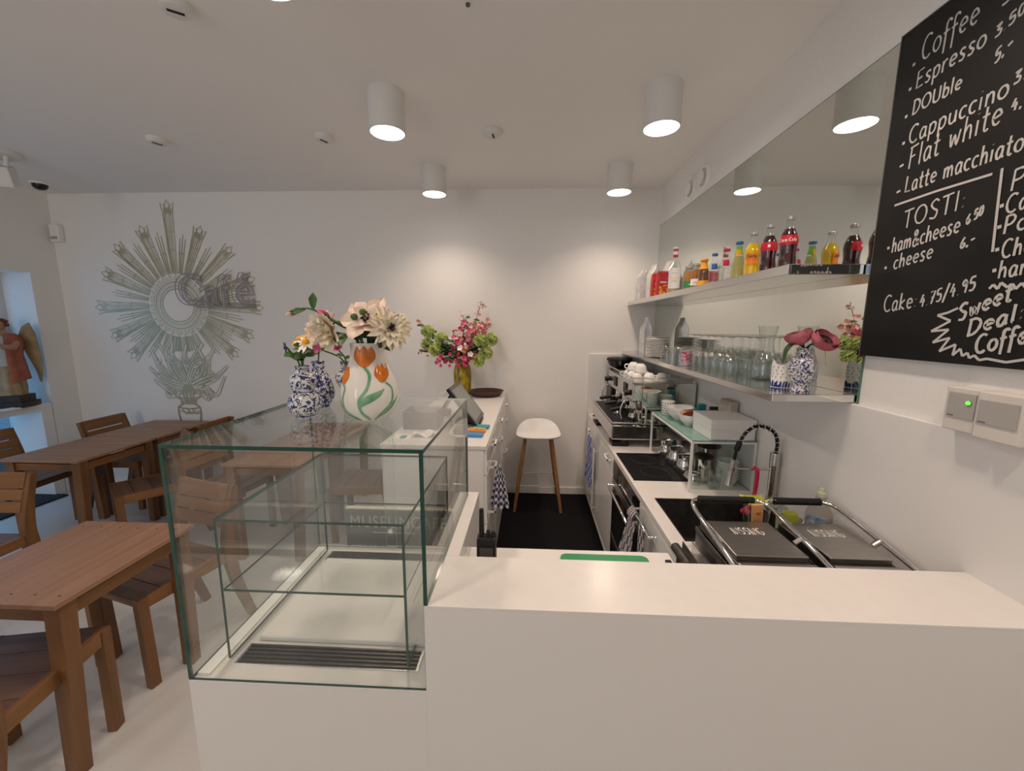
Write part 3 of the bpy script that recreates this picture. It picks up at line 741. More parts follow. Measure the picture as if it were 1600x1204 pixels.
zz = [(1.076, 1.647), (1.100, 1.636), (1.125, 1.630), (1.089, 1.615), (1.135, 1.588), (1.090, 1.593), (1.126, 1.558), (1.084, 1.572), (1.105, 1.536), (1.067, 1.556), (1.07, 1.528), (1.054, 1.546), (1.047, 1.528), (1.036, 1.537), (1.03, 1.524), (1.02, 1.532), (1.008, 1.521), (.992, 1.526), (.953, 1.521), (.92, 1.53), (.90, 1.52)]
for a, b in zip(zz, zz[1:]): lay_[0] += 1; stroke2(g, [a, b], .006, bpl)
obj('burst_outline', g, M['chalk'], board, recalc=False); g = G()
zz = [(1.014, 1.689), (1.007, 1.698), (.996, 1.687), (.992, 1.701), (.977, 1.689), (.969, 1.696), (.961, 1.684), (.952, 1.696), (.94, 1.683), (.925, 1.70)]
for a, b in zip(zz, zz[1:]): lay_[0] += 1; stroke2(g, [a, b], .006, bpl)
obj('burst_outline', g, M['chalk'], board, recalc=False)

# ------------------------------------------------------------------ mirror
t = thing('wall_mirror', 'long frameless mirror on the right wall behind the shelves', 'mirror', (XW, 2.495, 1.905))
g = G(); g.box((-0.006, -1.130, -0.562), (-0.0005, 1.132, 0.532)); obj('mirror_glass', g, M['mirror'], t)
g = G(); g.box((-0.0065, -1.133, -0.562), (-0.0005, -1.130, 0.534)); g.box((-0.0065, -1.133, 0.532), (-0.0005, 1.132, 0.534)); obj('edge', g, M['mirror_edge'], t)
# ------------------------------------------------------------------ two steel shelves
SU, SL = 1.803, 1.372          # top surfaces
t = thing('wall_shelf', 'upper polished steel wall shelf holding drinks bottles', 'shelf', (1.0, 2.5, SU - .034))
g = G(); g.box((-0.150, -1.095, 0.0), (0.0905, 1.128, 0.034), 0.002); obj('shelf_board', g, M['steel_shelf'], t)
g = G(); g.box((-0.140, -1.0955, 0.003), (0.090, -1.0945, 0.031)); obj('end_face', g, M['polished'], t)
t = thing('wall_shelf', 'lower polished steel wall shelf holding glasses and vase', 'shelf', (1.0, 2.5, SL - .026))
g = G(); g.box((-0.180, -1.130, 0.0), (0.0905, 1.128, 0.026), 0.002); obj('shelf_board', g, M['steel_shelf'], t)
g = G(); g.box((-0.176, -1.1305, 0.003), (0.090, -1.1295, 0.023)); obj('end_face', g, M['polished'], t)
# ------------------------------------------------------------------ dispensers on the right wall
t = thing('wall_dispenser', 'small beige wall box with green light under the chalkboard', 'dispenser', (XW, 1.003, 1.402))
g = G(); g.box((-0.052, -0.036, -0.055), (-0.0005, 0.036, 0.052), 0.003); obj('housing', g, M['dispwhite'], t)
g = G(); g.box((-0.0545, -0.034, -0.022), (-0.051, 0.028, 0.040), 0.001); obj('front_panel', g, M['dispgrey'], t)
g = G(); g.lathe([(0.0045, 0), (0.0045, 0.003), (0.002, 0.004)], 16); g.xform(Matrix.Translation((-0.0545, -0.020, 0.018)) @ Matrix.Rotation(-pi/2, 4, 'Y')); obj('indicator_light', g, M['ledgreen'], t)
g = G(); g.tube([(-.0555, -.020 + .0065*cos(a), .018 + .0065*sin(a)) for a in [pi*.6 + i*pi/6 for i in range(7)]], .0008, 5); obj('ring', g, M['bezel'], t)
g = G(); g.box((-0.0549, 0.010, -0.0185), (-0.0543, 0.024, -0.0165)); obj('print', g, M['bezel'], t)
t = thing('wall_dispenser', 'plain beige wall box beside the one with a green light', 'dispenser', (XW, 0.915, 1.400))
g = G(); g.box((-0.060, -0.046, -0.055), (-0.0005, 0.046, 0.054), 0.003); obj('housing', g, M['dispwhite'], t)
g = G(); g.box((-0.0625, -0.038, -0.020), (-0.059, 0.040, 0.036), 0.001); obj('front_panel', g, M['dispgrey'], t)
g = G(); g.box((-0.0629, 0.020, -0.0165), (-0.0623, 0.036, -0.0145)); obj('print', g, M['bezel'], t)
# ================================================================== white bar counter with the glass case
YFR = 0.767
bar = thing('bar_counter', 'long white solid surface bar counter in the foreground', 'counter', (0.44, 0.767, 0))
def L0(g): return g.xform(Matrix.Translation((-0.44, -0.767, 0)))
# front carcass
g = G()
g.box((-0.775, YFR, 0.0), (-0.2237, 1.333, 0.7848)); g.box((-0.2235, YFR, 0.0), (XW - .0005, 0.957, 0.994)); L0(g); obj('front_panel', g, M['corian_front'], bar)
g = G(); g.box((-0.2235, YFR, 0.994), (XW - .0005, 0.957, 1.0), 0.0006); g.box((-0.2235, 0.957, 0.80), (-0.180, 1.362, 1.0), 0.0025); L0(g); obj('countertop', g, M['corian'], bar)
g = G(); g.box((-0.180, 0.957, 0.925), (0.400, 1.075, 0.957), 0.002); g.box((-0.180, 0.957, 0.0), (0.400, 1.055, 0.925)); L0(g); obj('lower_ledge', g, M['corian'], bar)
# display plinth floor with raised deck, gutter and grilles
g = G(); g.box((-0.775, YFR, 0.7848), (-0.2235, 1.333, 0.790), 0.0005); L0(g); obj('display_base', g, M['corian'], bar)
g = G(); g.box((-0.765, 0.78, 0.790), (-0.735, 1.325, 0.797), 0.001); L0(g); obj('edge_strip', g, M['white'], bar)
g = G(); g.box((-0.690, 0.885, 0.7905), (-0.245, 1.235, 0.805), 0.004); L0(g); obj('deck', g, M['corian'], bar)
for y0, y1, nm in ((0.818, 0.872, 0), (1.246, 1.292, 1)):
    g = G()
    g.box((-0.705, y0 - .004, 0.7902), (-0.255, y1 + .004, 0.792), 0.0008); L0(g); fr = obj('vent_grille', g, M['steel'], bar)
    g = G(); g.box((-0.698, y0, 0.7915), (-0.262, y1, 0.7925)); L0(g); obj('opening', g, M['black'], fr)  # solid black sheet painted as the shade down in the recess
    g = G()
    for k in range(5):
        yy = lerp(y0 + .004, y1 - .004, k / 4); g.box((-0.697, yy - .0022, 0.7925), (-0.263, yy + .0022, 0.7955))
    L0(g); obj('bars', g, M['dark_steel'], fr)
# glass case: every pane has clear faces and a green polished edge, some painted bright as if lit
case = thing('glass_display_case', 'tall frameless glass display case on the white counter', 'display case', (-0.498, 0.767, 0.79))
def pane(name, p0, p1, parent=None):
    g = G(); ax = min(range(3), key=lambda i: p1[i] - p0[i])
    g.box(tuple(a - b for a, b in zip(p0, (-0.498, 0.767, 0.79))), tuple(a - b for a, b in zip(p1, (-0.498, 0.767, 0.79))))
    for fc in g.bm.faces:
        fc.normal_update(); fc.material_index = 0 if abs(fc.normal[ax]) > .5 else 1; fc.smooth = False
    if name == 'top_pane':
        for fc in g.bm.faces:
            if fc.normal.y > .5: fc.material_index = 2  # back edge painted bright, as if catching light
    if name == 'sliding_door':
        for fc in g.bm.faces:
            if fc.material_index: fc.material_index = 2
    return obj(name, g, [M['glass'], M['glass_edge'], M['glass_edge_lit']], parent or case)
T = 0.008; ZT = 1.349
pane('top_pane', (-0.775, YFR, ZT - T), (-0.2150, 1.333, ZT))
pane('side_pane', (-0.775, YFR, 0.7905), (-0.775 + T, 1.333, ZT - T - .0004))
pane('side_pane', (-0.2230, YFR, 1.0004), (-0.2230 + T, 1.333, ZT - T - .0004))
pane('front_pane', (-0.7685, YFR + .0006, 0.7905), (-0.2242, YFR + .0006 + T * .7, ZT - T - .0006))
pane('sliding_door', (-0.7685, 1.316, 0.800), (-0.475, 1.320, ZT - T - .003))
d2 = pane('sliding_door', (-0.515, 1.324, 0.800), (-0.2305, 1.328, ZT - T - .003))
g = G(); g.box((-0.7685, 1.312, 0.7902), (-0.2305, 1.332, 0.799)); g.xform(Matrix.Translation((.498, -.767, -.79))); obj('door_track', g, M['steel_shelf'], case)
g = G(); g.cyl((0.0, .561, .07), (0, .551, .07), .008, n=16); obj('lock', g, M['chrome'], d2)
XI0, XI1, YI0, YI1 = -0.722, -0.2785, 0.822, 1.290
pane('inner_side_pane', (XI0, YI0, 0.7975), (XI0 + T * .8, YI1, 1.1505))
pane('inner_side_pane', (XI1 - T * .8, YI0, 0.7975), (XI1, YI1, 1.1505))
pane('upper_glass_shelf', (XI0, YI0, 1.151), (XI1, YI1, 1.157))
pane('lower_glass_shelf', (XI0 + T * .8 + .0003, YI0, 0.976), (XI1 - T * .8 - .0003, YI1, 0.982))
# ------------------------------------------------------------------ cash counter behind the case
cash = thing('cash_counter', 'white drawer cabinet with till in front of the back wall', 'counter', (-0.497, 2.79, 0))
g = G(); g.box((-0.276, -0.835, 0.965), (0.277, 0.838, 0.985), 0.002); obj('countertop', g, M['corian'], cash)
g = G(); g.box((-0.270, -0.829, 0.06), (0.262, 0.836, 0.965)); obj('carcass', g, M['panel'], cash)
g = G(); g.box((-0.255, -0.80, 0.0), (0.245, 0.836, 0.06)); obj('plinth', g, M['dispgrey'], cash)
def u_handle(y0, y1, z, xo, parent, h=.0):
    g = G(); g.tube([(0, y0, z), (xo, y0, z - h), (xo, y1, z - h), (0, y1, z)], .0042, 6); return obj('handle', g, M['white_metal'], parent)
def box_handle(y0, y1, z, xs, xo, parent):
    g = G()
    for a, b in (((xs, y0, z), (xo, y0 + .008, z + .010)), ((xs, y1 - .008, z), (xo, y1, z + .010)), ((xo - .008 * (1 if xo > xs else -1), y0, z), (xo, y1, z + .010))):
        g.box(tuple(min(p, q) for p, q in zip(a, b)), tuple(max(p, q) for p, q in zip(a, b)))
    return obj('handle', g, M['white_metal'], parent)
for yc in (-.56, -.02, .54):
    for z0, z1 in ((.825, .955), (.555, .820), (.075, .550)):
        g = G(); g.box((0.262, yc - .262, z0), (0.277, yc + .262, z1), .0015); d = obj('drawer', g, M['gloss_white'], cash)
        box_handle(yc - .055, yc + .055, z1 - .035, .277, .306, d)
# ------------------------------------------------------------------ right-hand kitchen run
XK = 0.53
run = thing('kitchen_worktop', 'long white worktop along the right wall under the shelves', 'worktop', (0.81, 2.3, 0.80))
g = G()
def WB(x0, y0, x1, y1, z0=-.03, z1=0.0, bv=.0015): g.box((x0 - .81, y0 - 2.3, z0), (x1 - .81, y1 - 2.3, z1), bv)
WB(XK, 1.80, XW - .019, 3.611); WB(XK, 1.345, .588, 1.80); WB(1.05, 1.42, XW - .019, 1.80); WB(.588, 1.345, 1.05, 1.42, -.03, -.001)
WB(XK, 0.96, XW - .019, 1.345, -.060, .005)
obj('slab', g, M['corian'], run)
t = thing('sink', 'dark rectangular sink let into the worktop behind the grills', 'sink', (0.82, 1.61, 0.80))
g = G(); x0, x1, y0, y1, zb = -.231, .229, -.189, .189, -.20
w = .004
g.box((x0, y0, zb), (x1, y1, zb + w)); g.box((x0, y0, zb + w), (x0 + w, y1, -.001)); g.box((x1 - w, y0, zb + w), (x1, y1, -.001)); g.box((x0 + w, y0, zb + w), (x1 - w, y0 + w, -.001)); g.box((x0 + w, y1 - w, zb + w), (x1 - w, y1, -.001))
obj('basin', g, M['basin'], t)
g = G(); g.lathe([(.001, .0045), (.035, .0045), (.038, .006), (.001, .007)], 24, (0, 0, zb)); obj('drain', g, M['steel'], t)
def unit(name, label, y0, y1, cat='cabinet', zc=.768):
    t = thing(name, label, cat, (XK + .28, (y0 + y1) / 2, 0), 0); h = (y1 - y0) / 2
    g = G(); g.box((-.26, -h + .002, .07), (.265, h - .002, zc)); obj('carcass', g, M['panel'], t)
    g = G(); g.box((-.255, -h + .002, 0.0), (.26, h - .002, .07)); obj('plinth', g, M['white'], t)
    return t, h
FX = -.28
t, h = unit('base_cabinet', 'white base cabinet nearest the back wall, blue towel on its door', 3.04, 3.606)
g = G(); g.box((FX, -h + .003, .66), (FX + .02, h - .003, .765), .0015); d = obj('drawer', g, M['gloss_white'], t)
box_handle(-.05, .05, .715, FX, FX - .03, d)
g = G(); g.box((FX, -h + .003, .075), (FX + .02, h - .003, .655), .0015); d = obj('door', g, M['gloss_white'], t)
g = G(); g.box((FX - .028, -h + .012, .12), (FX - .018, -h + .024, .64), .001); g.box((FX - .018, -h + .013, .14), (FX, -h + .023, .15)); g.box((FX - .018, -h + .013, .61), (FX, -h + .023, .62)); obj('handle', g, M['white_metal'], d)
t, h = unit('base_cabinet', 'white base cabinet left of the oven with a drawer handle', 2.44, 3.036)
g = G(); g.box((FX, -h + .003, .66), (FX + .02, h - .003, .765), .0015); d = obj('drawer', g, M['gloss_white'], t)
box_handle(-.25, -.12, .735, FX, FX - .032, d)
g = G(); g.box((FX, -h + .003, .075), (FX + .02, h - .003, .655), .0015); obj('door', g, M['gloss_white'], t)
t, h = unit('oven', 'built-in steel and black glass oven below the hob', 1.83, 2.436, 'oven')
g = G(); g.box((FX, -h + .003, .665), (FX + .02, h - .003, .765), .0015); p = obj('control_panel', g, M['black_glass'], t)
g = G()
for k in range(4): g.box((FX - .0012, -.17 + k * .09, .70), (FX, -.13 + k * .09, .725))
obj('display', g, M['bezel'], p)
g = G(); g.box((FX, -h + .003, .075), (FX + .022, h - .003, .658), .0015); d = obj('door', g, M['black_glass'], t)
for z0, z1 in ((.605, .657), (.26, .285)):
    g = G(); g.box((FX - .0015, -h + .003, z0), (FX, h - .003, z1)); obj('trim_band', g, M['steel'], d)
g = G(); g.tube([(FX, -.235, .62), (FX - .04, -.235, .62), (FX - .04, .235, .62), (FX, .235, .62)], .008, 10); obj('handle', g, M['chrome'], d)
t, h = unit('base_cabinet', 'white sink cabinet nearest the bar with a grey towel rail', 1.08, 1.826, zc=.585)
g = G(); g.box((FX, -h + .003, .075), (FX + .02, h - .003, .765), .0015); d = obj('door', g, M['gloss_white'], t)
g = G(); g.tube([(FX, .10, .735), (FX - .036, .10, .735), (FX - .036, .365, .735), (FX, .365, .735)], .006, 8); obj('handle', g, M['chrome'], d)
t = thing('induction_hob', 'black glass induction hob set into the white worktop', 'hob', (0.688, 2.227, 0.80))
g = G(); g.box((-.142, -.222, 0.0), (.142, .222, .005), .0015); obj('glass_plate', g, M['hob'], t)
g = G()
for yy in (-.1, .1):
    g.tube([(.075 * cos(a), yy + .075 * sin(a), .0052) for a in [2 * pi * i / 32 for i in range(32)]], .0006, 4, closed=True)
obj('zone_marking', g, M['bezel'], t)
t = thing('floor_mat', 'black rubber floor mat between the two counters', 'mat', (0.155, 3.02, 0))
g = G(); g.box((-.385, -.95, 0.0), (.385, .592, .012), .004); obj('mat_sheet', g, M['rubber'], t)
tag(obj('door_mat', (lambda g: (g.box((-4.70, 2.0, 0), (-4.30, 3.33, .015), .004), g)[1])(G()), M['doormat']), 'dark grey doormat on the floor at the left window', 'mat')
t = thing('scuff', '', 'mark'); bpy.data.objects.remove(t)
# ================================================================== teak tables and chairs
def make_table(label, x, y, axis, w=0.52, d=0.545, zt=0.685):
    t = thing('cafe_table', label, 'table', (x, y, 0), 0, 'teak cafe tables')
    g = G(); n = 6
    for k in range(n):
        if axis == 'y': g.box((-w/2 + k*w/n + .0002, -d/2, zt - .016), (-w/2 + (k+1)*w/n - .0002, d/2, zt), .0004)
        else: g.box((-w/2, -d/2 + k*d/n + .0002, zt - .016), (w/2, -d/2 + (k+1)*d/n - .0002, zt), .0004)
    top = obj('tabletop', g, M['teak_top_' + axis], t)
    g = G()
    for k in range(n):
        for e in (-1, 1):
            c = (-w/2 + (k + .5) * w/n, e * (d/2 - .05)) if axis == 'y' else (e * (w/2 - .05), -d/2 + (k + .5) * d/n)
            g.cyl((c[0], c[1], zt - .002), (c[0], c[1], zt + .0004), .0042, n=10)
    obj('hole_shade', g, M['statue_base'], top)  # dark discs painted as the shade inside the plank holes
    for sx in (-1, 1):
        for sy in (-1, 1):
            g = G(); g.beam((sx*(w/2 - .040), sy*(d/2 - .045), zt - .018), (sx*(w/2 - .062), sy*(d/2 - .032), 0), .052, .062, (0, 1, 0), .003, .046, .052)
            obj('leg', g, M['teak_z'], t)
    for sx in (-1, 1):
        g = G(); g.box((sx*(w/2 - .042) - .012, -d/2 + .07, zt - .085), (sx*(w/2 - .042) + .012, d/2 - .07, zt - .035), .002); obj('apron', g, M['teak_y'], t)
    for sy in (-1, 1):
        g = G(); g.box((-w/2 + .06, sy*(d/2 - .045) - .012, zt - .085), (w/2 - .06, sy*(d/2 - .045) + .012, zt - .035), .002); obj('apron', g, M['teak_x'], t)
    return t
make_table('square teak table nearest the camera, in front of the glass case', -1.80, 1.375, 'y')
make_table('teak table in front half of the window-side pair, with a planked top', -3.285, 2.685, 'x', .56, .56)
make_table('teak table in back half of the window-side pair, against the back wall', -3.285, 3.255, 'x', .56, .56)
make_table('teak table seen through the glass case, nearer of the pair', -1.755, 2.69, 'y', .53, .56)
make_table('teak table seen through the glass case, touching the back wall', -1.755, 3.26, 'y', .53, .56)

def make_chair():
    t = thing('teak_chair', 'chair', 'chair')
    W = .185; zs = .43
    g = G()
    for k in range(4):
        y0 = .205 - k * .103; g.box((-W + .016, y0 - .100, zs - .018), (W - .016, y0, zs), .002)
    obj('seat', g, M['teak_seat'], t)
    for s in (-1, 1):
        g = G(); g.box((s*(W - .008) - .010, -.215, zs - .055), (s*(W - .008) + .010, .185, zs + .002), .002); obj('side_rail', g, M['teak_y'], t)
        g = G(); g.beam((s*(W - .010), .185, zs + .002), (s*(W - .008), .178, 0), .042, .034, (0, 1, 0), .003); obj('front_leg', g, M['teak_z'], t)
        pts = [(-.300, 0), (-.235, .22), (-.205, .40), (-.205, .50), (-.225, .62), (-.262, .765)]
        ws = [.036, .046, .056, .052, .040, .030]
        cs = spline(pts, 4); n = len(cs); L = []; R = []
        for i in range(n):
            q = i / (n - 1) * 5; a = int(min(q, 4)); wv = lerp(ws[a], ws[a+1], q - a) / 2
            dd = (cs[min(i+1, n-1)] - cs[max(i-1, 0)]).normalized(); nn = Vector((-dd.y, dd.x))
            L.append(cs[i] + nn * wv); R.append(cs[i] - nn * wv)
        g = G(); x0, x1 = s*(W - .006) - .016, s*(W - .006) + .016
        rings = [[(x0, L[i].x, L[i].y), (x1, L[i].x, L[i].y), (x1, R[i].x, R[i].y), (x0, R[i].x, R[i].y)] for i in range(n)]
        g.rings(rings, True, True, True); obj('rear_leg', g, M['teak_z'], t, sharp=50)
    g = G(); g.box((-W + .02, .165, zs - .055), (W - .02, .185, zs - .018), .002); obj('front_rail', g, M['teak_x'], t)
    g = G(); g.box((-W + .02, -.215, zs - .055), (W - .02, -.195, zs - .02), .002); obj('rear_rail', g, M['teak_x'], t)
    g = G()
    for (ya, za, yb, zb) in ((-.191, .560, -.206, .617), (-.208, .624, -.222, .681), (-.224, .688, -.249, .772)):
        g.beam((0, ya, za), (0, yb, zb), 2*W - .03, .014, (1, 0, 0), .002)
    obj('backrest', g, M['teak_x'], t)
    return t
CH = [(-1.775, 1.085, (-.20, .98), 'teak chair at bottom left corner, tucked under the nearest table'),
      (-1.785, 1.70, (-.26, -.965), 'teak chair on far side of the nearest table, partly behind glass'),
      (-2.24, 2.74, (.98, -.15), 'teak chair seen through glass, left of the case-side tables'),
      (-3.86, 2.72, (1, .05), 'teak chair nearest the window with its back to the canal'),
      (-3.53, 3.28, (1, .02), 'teak chair with its back showing beyond the back window-side table'),
      (-2.96, 3.22, (-1, .02), 'teak chair right of the back window-side table, near the mural stem'),
      (-2.80, 2.68, (-.62, -.78), 'teak chair turned askew beside the front window-side table'),
      (-2.96, 1.74, (.04, -1), 'teak chair at left photo edge, its slatted back beyond the nearest table'),
      (-1.26, 2.86, (-1, -.1), 'teak chair seen through glass, right of the case-side tables')]
ch0 = make_chair()
for i, (x, y, d, lb) in enumerate(CH):
    rz = atan2(-d[0], d[1])
    if i == 0:
        ch0.location = (x, y, 0); ch0.rotation_euler = (0, 0, rz); ch0['label'] = lb; ch0['group'] = 'teak chairs'
    else: dup(ch0, (x, y, 0), rz, lb)

# ------------------------------------------------------------------ bar stool
t = thing('bar_stool', 'white shell bar stool on oak legs by the back wall', 'stool', (0.075, 3.375, 0))
def shell(u, v):
    a = 2 * pi * u; e = 2 / 2.9; r = v
    sx = abs(cos(a)) ** e * (1 if cos(a) > 0 else -1); sy = abs(sin(a)) ** e * (1 if sin(a) > 0 else -1)
    x = .190 * r * sx * (1 - .05 * sy * r); y = .185 * r * sy
    z = .655 + .022 * r ** 4 + .078 * max(0, sy) ** 2 * r ** 3 - .004 * max(0, -sy) * r
    return (x, y, z)
g = G(); R_ = []
for j in range(13): R_.append([shell(i / 56, max(.02, j / 12)) for i in range(56)])
for j in range(13): R_.append([(lambda p: (p[0] * .985, p[1] * .985, p[2] - .011))(shell(i / 56, max(.02, (12 - j) / 12))) for i in range(56)])
g.rings(R_, True, True, True); obj('seat', g, M['white'], t, sharp=60)
LG = [(-.20, -.155), (.20, -.155), (-.19, .215), (.19, .215)]
for x, y in LG:
    g = G(); a = Vector((x * .55, y * .45, .655)); b = Vector((x, y, 0)); g.tube([b, lerp(b, a, .5), a], [.013, .017, .016], 12); obj('leg', g, M['hazel'], t)
g = G()
for z, ks in ((.235, ((0, 1), (2, 3))), (.235, ((0, 2), (1, 3)))):
    for i, j in ks:
        f = z / .655
        p = [Vector((lerp(LG[k][0], LG[k][0]*.55, f), lerp(LG[k][1], LG[k][1]*.45, f), z + (.05 if ks == ((0,2),(1,3)) else 0))) for k in (i, j)]
        g.cyl(p[0], p[1], .0045, n=8)
obj('footrest', g, M['chrome'], t)

# ------------------------------------------------------------------ console across the window opening, and the angel statue
t = thing('window_console', 'white console shelf on legs standing across the left window', 'console', (-4.53, 2.55, 0))
g = G(); g.box((-.17, -.79, .805), (.128, .850, .870), .003); obj('top', g, M['white'], t)
for y0, y1 in ((-.79, -.70), (.765, .850)):
    g = G(); g.box((-.17, y0, 0), (.128, y1, .805), .003); obj('leg', g, M['white'], t)
st = thing('angel_statue', 'painted wooden angel statue standing on the console by the window', 'statue', (-4.49, 3.205, .87), 0.35)
st.scale = (1, 1, 1.05)
g = G()
g.prism([(-.115, -.10), (.115, -.10), (.135, 0), (.115, .10), (-.115, .10), (-.135, 0)], 0, .045); g.prism([(-.095, -.085), (.095, -.085), (.11, 0), (.095, .085), (-.095, .085), (-.11, 0)], .045, .10)
obj('base', g, M['statue_base'], st)
pr = [(.085, .10), (.092, .16), (.085, .26), (.078, .36), (.070, .43), (.082, .50), (.085, .555), (.06, .595), (.028, .612), (.026, .635)]
def robe(u, v):
    z = lerp(.10, .635, v); r = prof_r(pr, z); a = 2*pi*u
    f = 1 + .09 * sin(9 * a + 3 * z) * max(0, 1 - (z - .1) / .38)
    return (r * f * cos(a) * 1.05, r * f * sin(a) * .82, z)
g = G(); g.surf(robe, 48, 26, True); obj('body', g, M['statue_gold'], st, sharp=80)
g = G()
def cloak(u, v):
    a = lerp(-1.05, 2.5, u); z = lerp(.20 + .10 * u, .60, v); r = prof_r(pr, z) * 1.17 + .006 + .012 * (1 - v)
    f = 1 + .06 * sin(7 * a + 4 * z)
    return (r * f * cos(a) * 1.05, r * f * sin(a) * .86, z)
g.slab(cloak, 26, 14, .008); obj('cloak', g, M['terracotta'], st, sharp=80)
g = G()
def apron(u, v):
    a = lerp(-2.6, -1.0, u); z = lerp(.34, .58, v); r = prof_r(pr, z) * 1.10 + .004
    return (r * cos(a) * 1.05, r * sin(a) * .84, z)
g.slab(apron, 14, 8, .006); obj('tunic', g, M['statue_white'], st, sharp=80)
g = G(); g.ball((0, -.012, .672), (.036, .040, .046), 16, 12); g.ball((0, -.052, .668), (.007, .010, .009), 8, 6)
g.tube([(-.085, 0, .545), (-.105, -.05, .47), (-.06, -.10, .455)], [.030, .026, .018], 10); g.tube([(.085, 0, .545), (.10, -.06, .49), (.05, -.105, .50)], [.030, .026, .018], 10)
for sx, z in ((-1, .455), (1, .50)):
    for k in range(4): g.tube([(sx * .058, -.102, z), (sx * .045, -.122, z + .004 + k * .006), (sx * .032, -.128, z + .006 + k * .006)], .005, 6)
    g.tube([(sx * .06, -.10, z + .006), (sx * .055, -.115, z + .022)], .005, 6)
obj('head_and_arms', g, M['statue_skin'], st, sharp=80)
g = G()
for k in range(26):
    a = lerp(.15, pi - .15, (k % 13) / 12); rr = .038 + .004 * (k // 13); zz_ = .70 - .028 * (k // 13)
    g.ball((rr * cos(a), rr * sin(a) * .95 - .008, zz_), .014, 8, 6)
g.ball((0, .0, .705), (.037, .040, .022), 14, 8); obj('hair', g, M['statue_hair'], st, sharp=80)
for s in (-1, 1):
    g = G()
    def wing(u, v, s=s):
        # u along the wing (top to tip), v across
        L_ = [(.05, .55), (.085, .66), (.135, .69), (.165, .60), (.165, .44), (.150, .28), (.135, .19)]
        I_ = [(.03, .50), (.04, .56), (.055, .54), (.07, .47), (.092, .38), (.115, .29), (.128, .20)]
        q = u * 6; k = int(min(q, 5)); f = q - k
        o = Vector(L_[k]).lerp(Vector(L_[k+1]), f); i = Vector(I_[k]).lerp(Vector(I_[k+1]), f); p = i.lerp(o, v)
        return (s * p.x, .065 + .05 * u + .012 * sin(10 * u) * v, p.y)
    g.slab(wing, 24, 6, .014); obj('wing', g, M['statue_gold'], st, sharp=80)
tag(obj('open_book', (lambda g: (g.slab(lambda u, v: (-4.40 + .10 * u, 2.99 + .12 * v, .876 + .012 * abs(sin(pi * u * 2)) * .5), 8, 2, .006), g)[1])(G()), M['napkin']), 'small open leaflet lying on the console before the statue', 'leaflet')
# ------------------------------------------------------------------ sign board between the glass case and the till
t = thing('sign_board', 'grey MUSEUMCAFE sign standing behind the glass case', 'sign', (-0.505, 1.43, 0))
g = G(); g.box((-.205, -.010, 0.0), (.215, .010, .892), .001); obj('sign_panel', g, M['signgrey'], t)
g = G(); g.box((-.205, -.011, .892), (.215, .011, .896)); obj('top_edge', g, M['cream'], t)
me = text_mesh('MUSEUMCAFE', 1.0, 'BOTH', 0, 0, 0.0, 1.12); F = fit(me, .375, .048)
mesh_obj('lettering', me, M['signtext'], t, Matrix.Translation((-.185, -.0108, .819)) @ STAND @ F)
g = G(); g.box((-.10, -.0112, .797), (.065, -.0102, .800)); obj('underline', g, M['signtext'], t)
# ================================================================== flowers and vases
def petal(g, base, d, L, w, curl=.3, cup=.3, n=6, up=(0, 0, 1), ruff=0.0, rnd=None, tipw=.25):
    """petal sheet from base along d"""
    d = Vector(d).normalized(); up = Vector(up)
    s = d.cross(up)
    if s.length < 1e-3: s = d.orthogonal()
    s.normalize(); nn = s.cross(d).normalized(); b = Vector(base); ph = rnd.uniform(0, 6) if rnd else 0
    def fn(u, v):
        a = (u - .5) * 2
        wd = w * (sin(pi * min(.5, v * .62 + .05)) if v < .7 else lerp(sin(pi * .484), tipw, (v - .7) / .3)) / 2
        p = b + d * (L * v) + s * (a * wd) + nn * (curl * L * v * v + cup * wd * a * a)
        if ruff: p += nn * (ruff * v * sin(5 * a + ph)) + d * (ruff * .6 * v * sin(7 * a + ph * 2))
        return p
    g.surf(fn, n, 6)
def bloom(kind, parent, c, d, R, rnd, m, mc=None, name='blossom'):
    """open flower at c facing d"""
    d = Vector(d).normalized(); x = d.orthogonal().normalized(); y = d.cross(x)
    g = G()
    lay = {'peony': ((7, 1.0, .16, .75), (6, .78, .55, .7), (5, .5, 1.0, .6)), 'daisy': ((10, 1.0, .06, .36),), 'lily': ((6, 1.0, .26, .80), (4, .7, .6, .6)), 'poppy': ((5, 1.0, .48, .95),), 'shaggy': ((14, 1.0, .05, .34), (13, .9, .40, .32), (10, .65, .9, .30)), 'small': ((5, 1.0, .3, .75),)}[kind]
    for n, f, rise, wf in lay:
        o = rnd.uniform(0, 6)
        for k in range(n):
            a = 2*pi*k/n + o + rnd.uniform(-.12, .12); r = x * cos(a) + y * sin(a)
            dd = (r + d * rise).normalized()
            petal(g, Vector(c) + r * R * .06, dd, R * f * rnd.uniform(.88, 1.1), R * wf, .22 if kind in ('poppy', 'peony') else -.10, .35, 5 if kind in ('peony', 'poppy') else 3, d, R * .07 if kind in ('peony', 'shaggy', 'lily') else 0, rnd, .55 if kind in ('peony', 'poppy') else .18)
    o = obj(name, g, m, parent, sharp=80)
    if mc:
        g = G(); r = R * (.30 if kind == 'daisy' else .22)
        if kind in ('lily', 'peony', 'shaggy'):
            for k in range(12):
                q = Vector(c) + (x * rnd.uniform(-1, 1) + y * rnd.uniform(-1, 1)) * R * .18
                g.tube([c, q + d * R * .28], .0012, 4); g.ball(tuple(q + d * R * .30), .0026, 6, 4)
        else: g.ball(tuple(Vector(c) + d * R * .10), r, 10, 6)
        obj('centre', g, mc, o, sharp=80)
    return o
def leafm(g, base, d, L, w, droop=.3, rnd=None, fold=.25):
    petal(g, base, d, L, w, -droop, fold, 4, (.25, -1, .55), 0, rnd, .03)
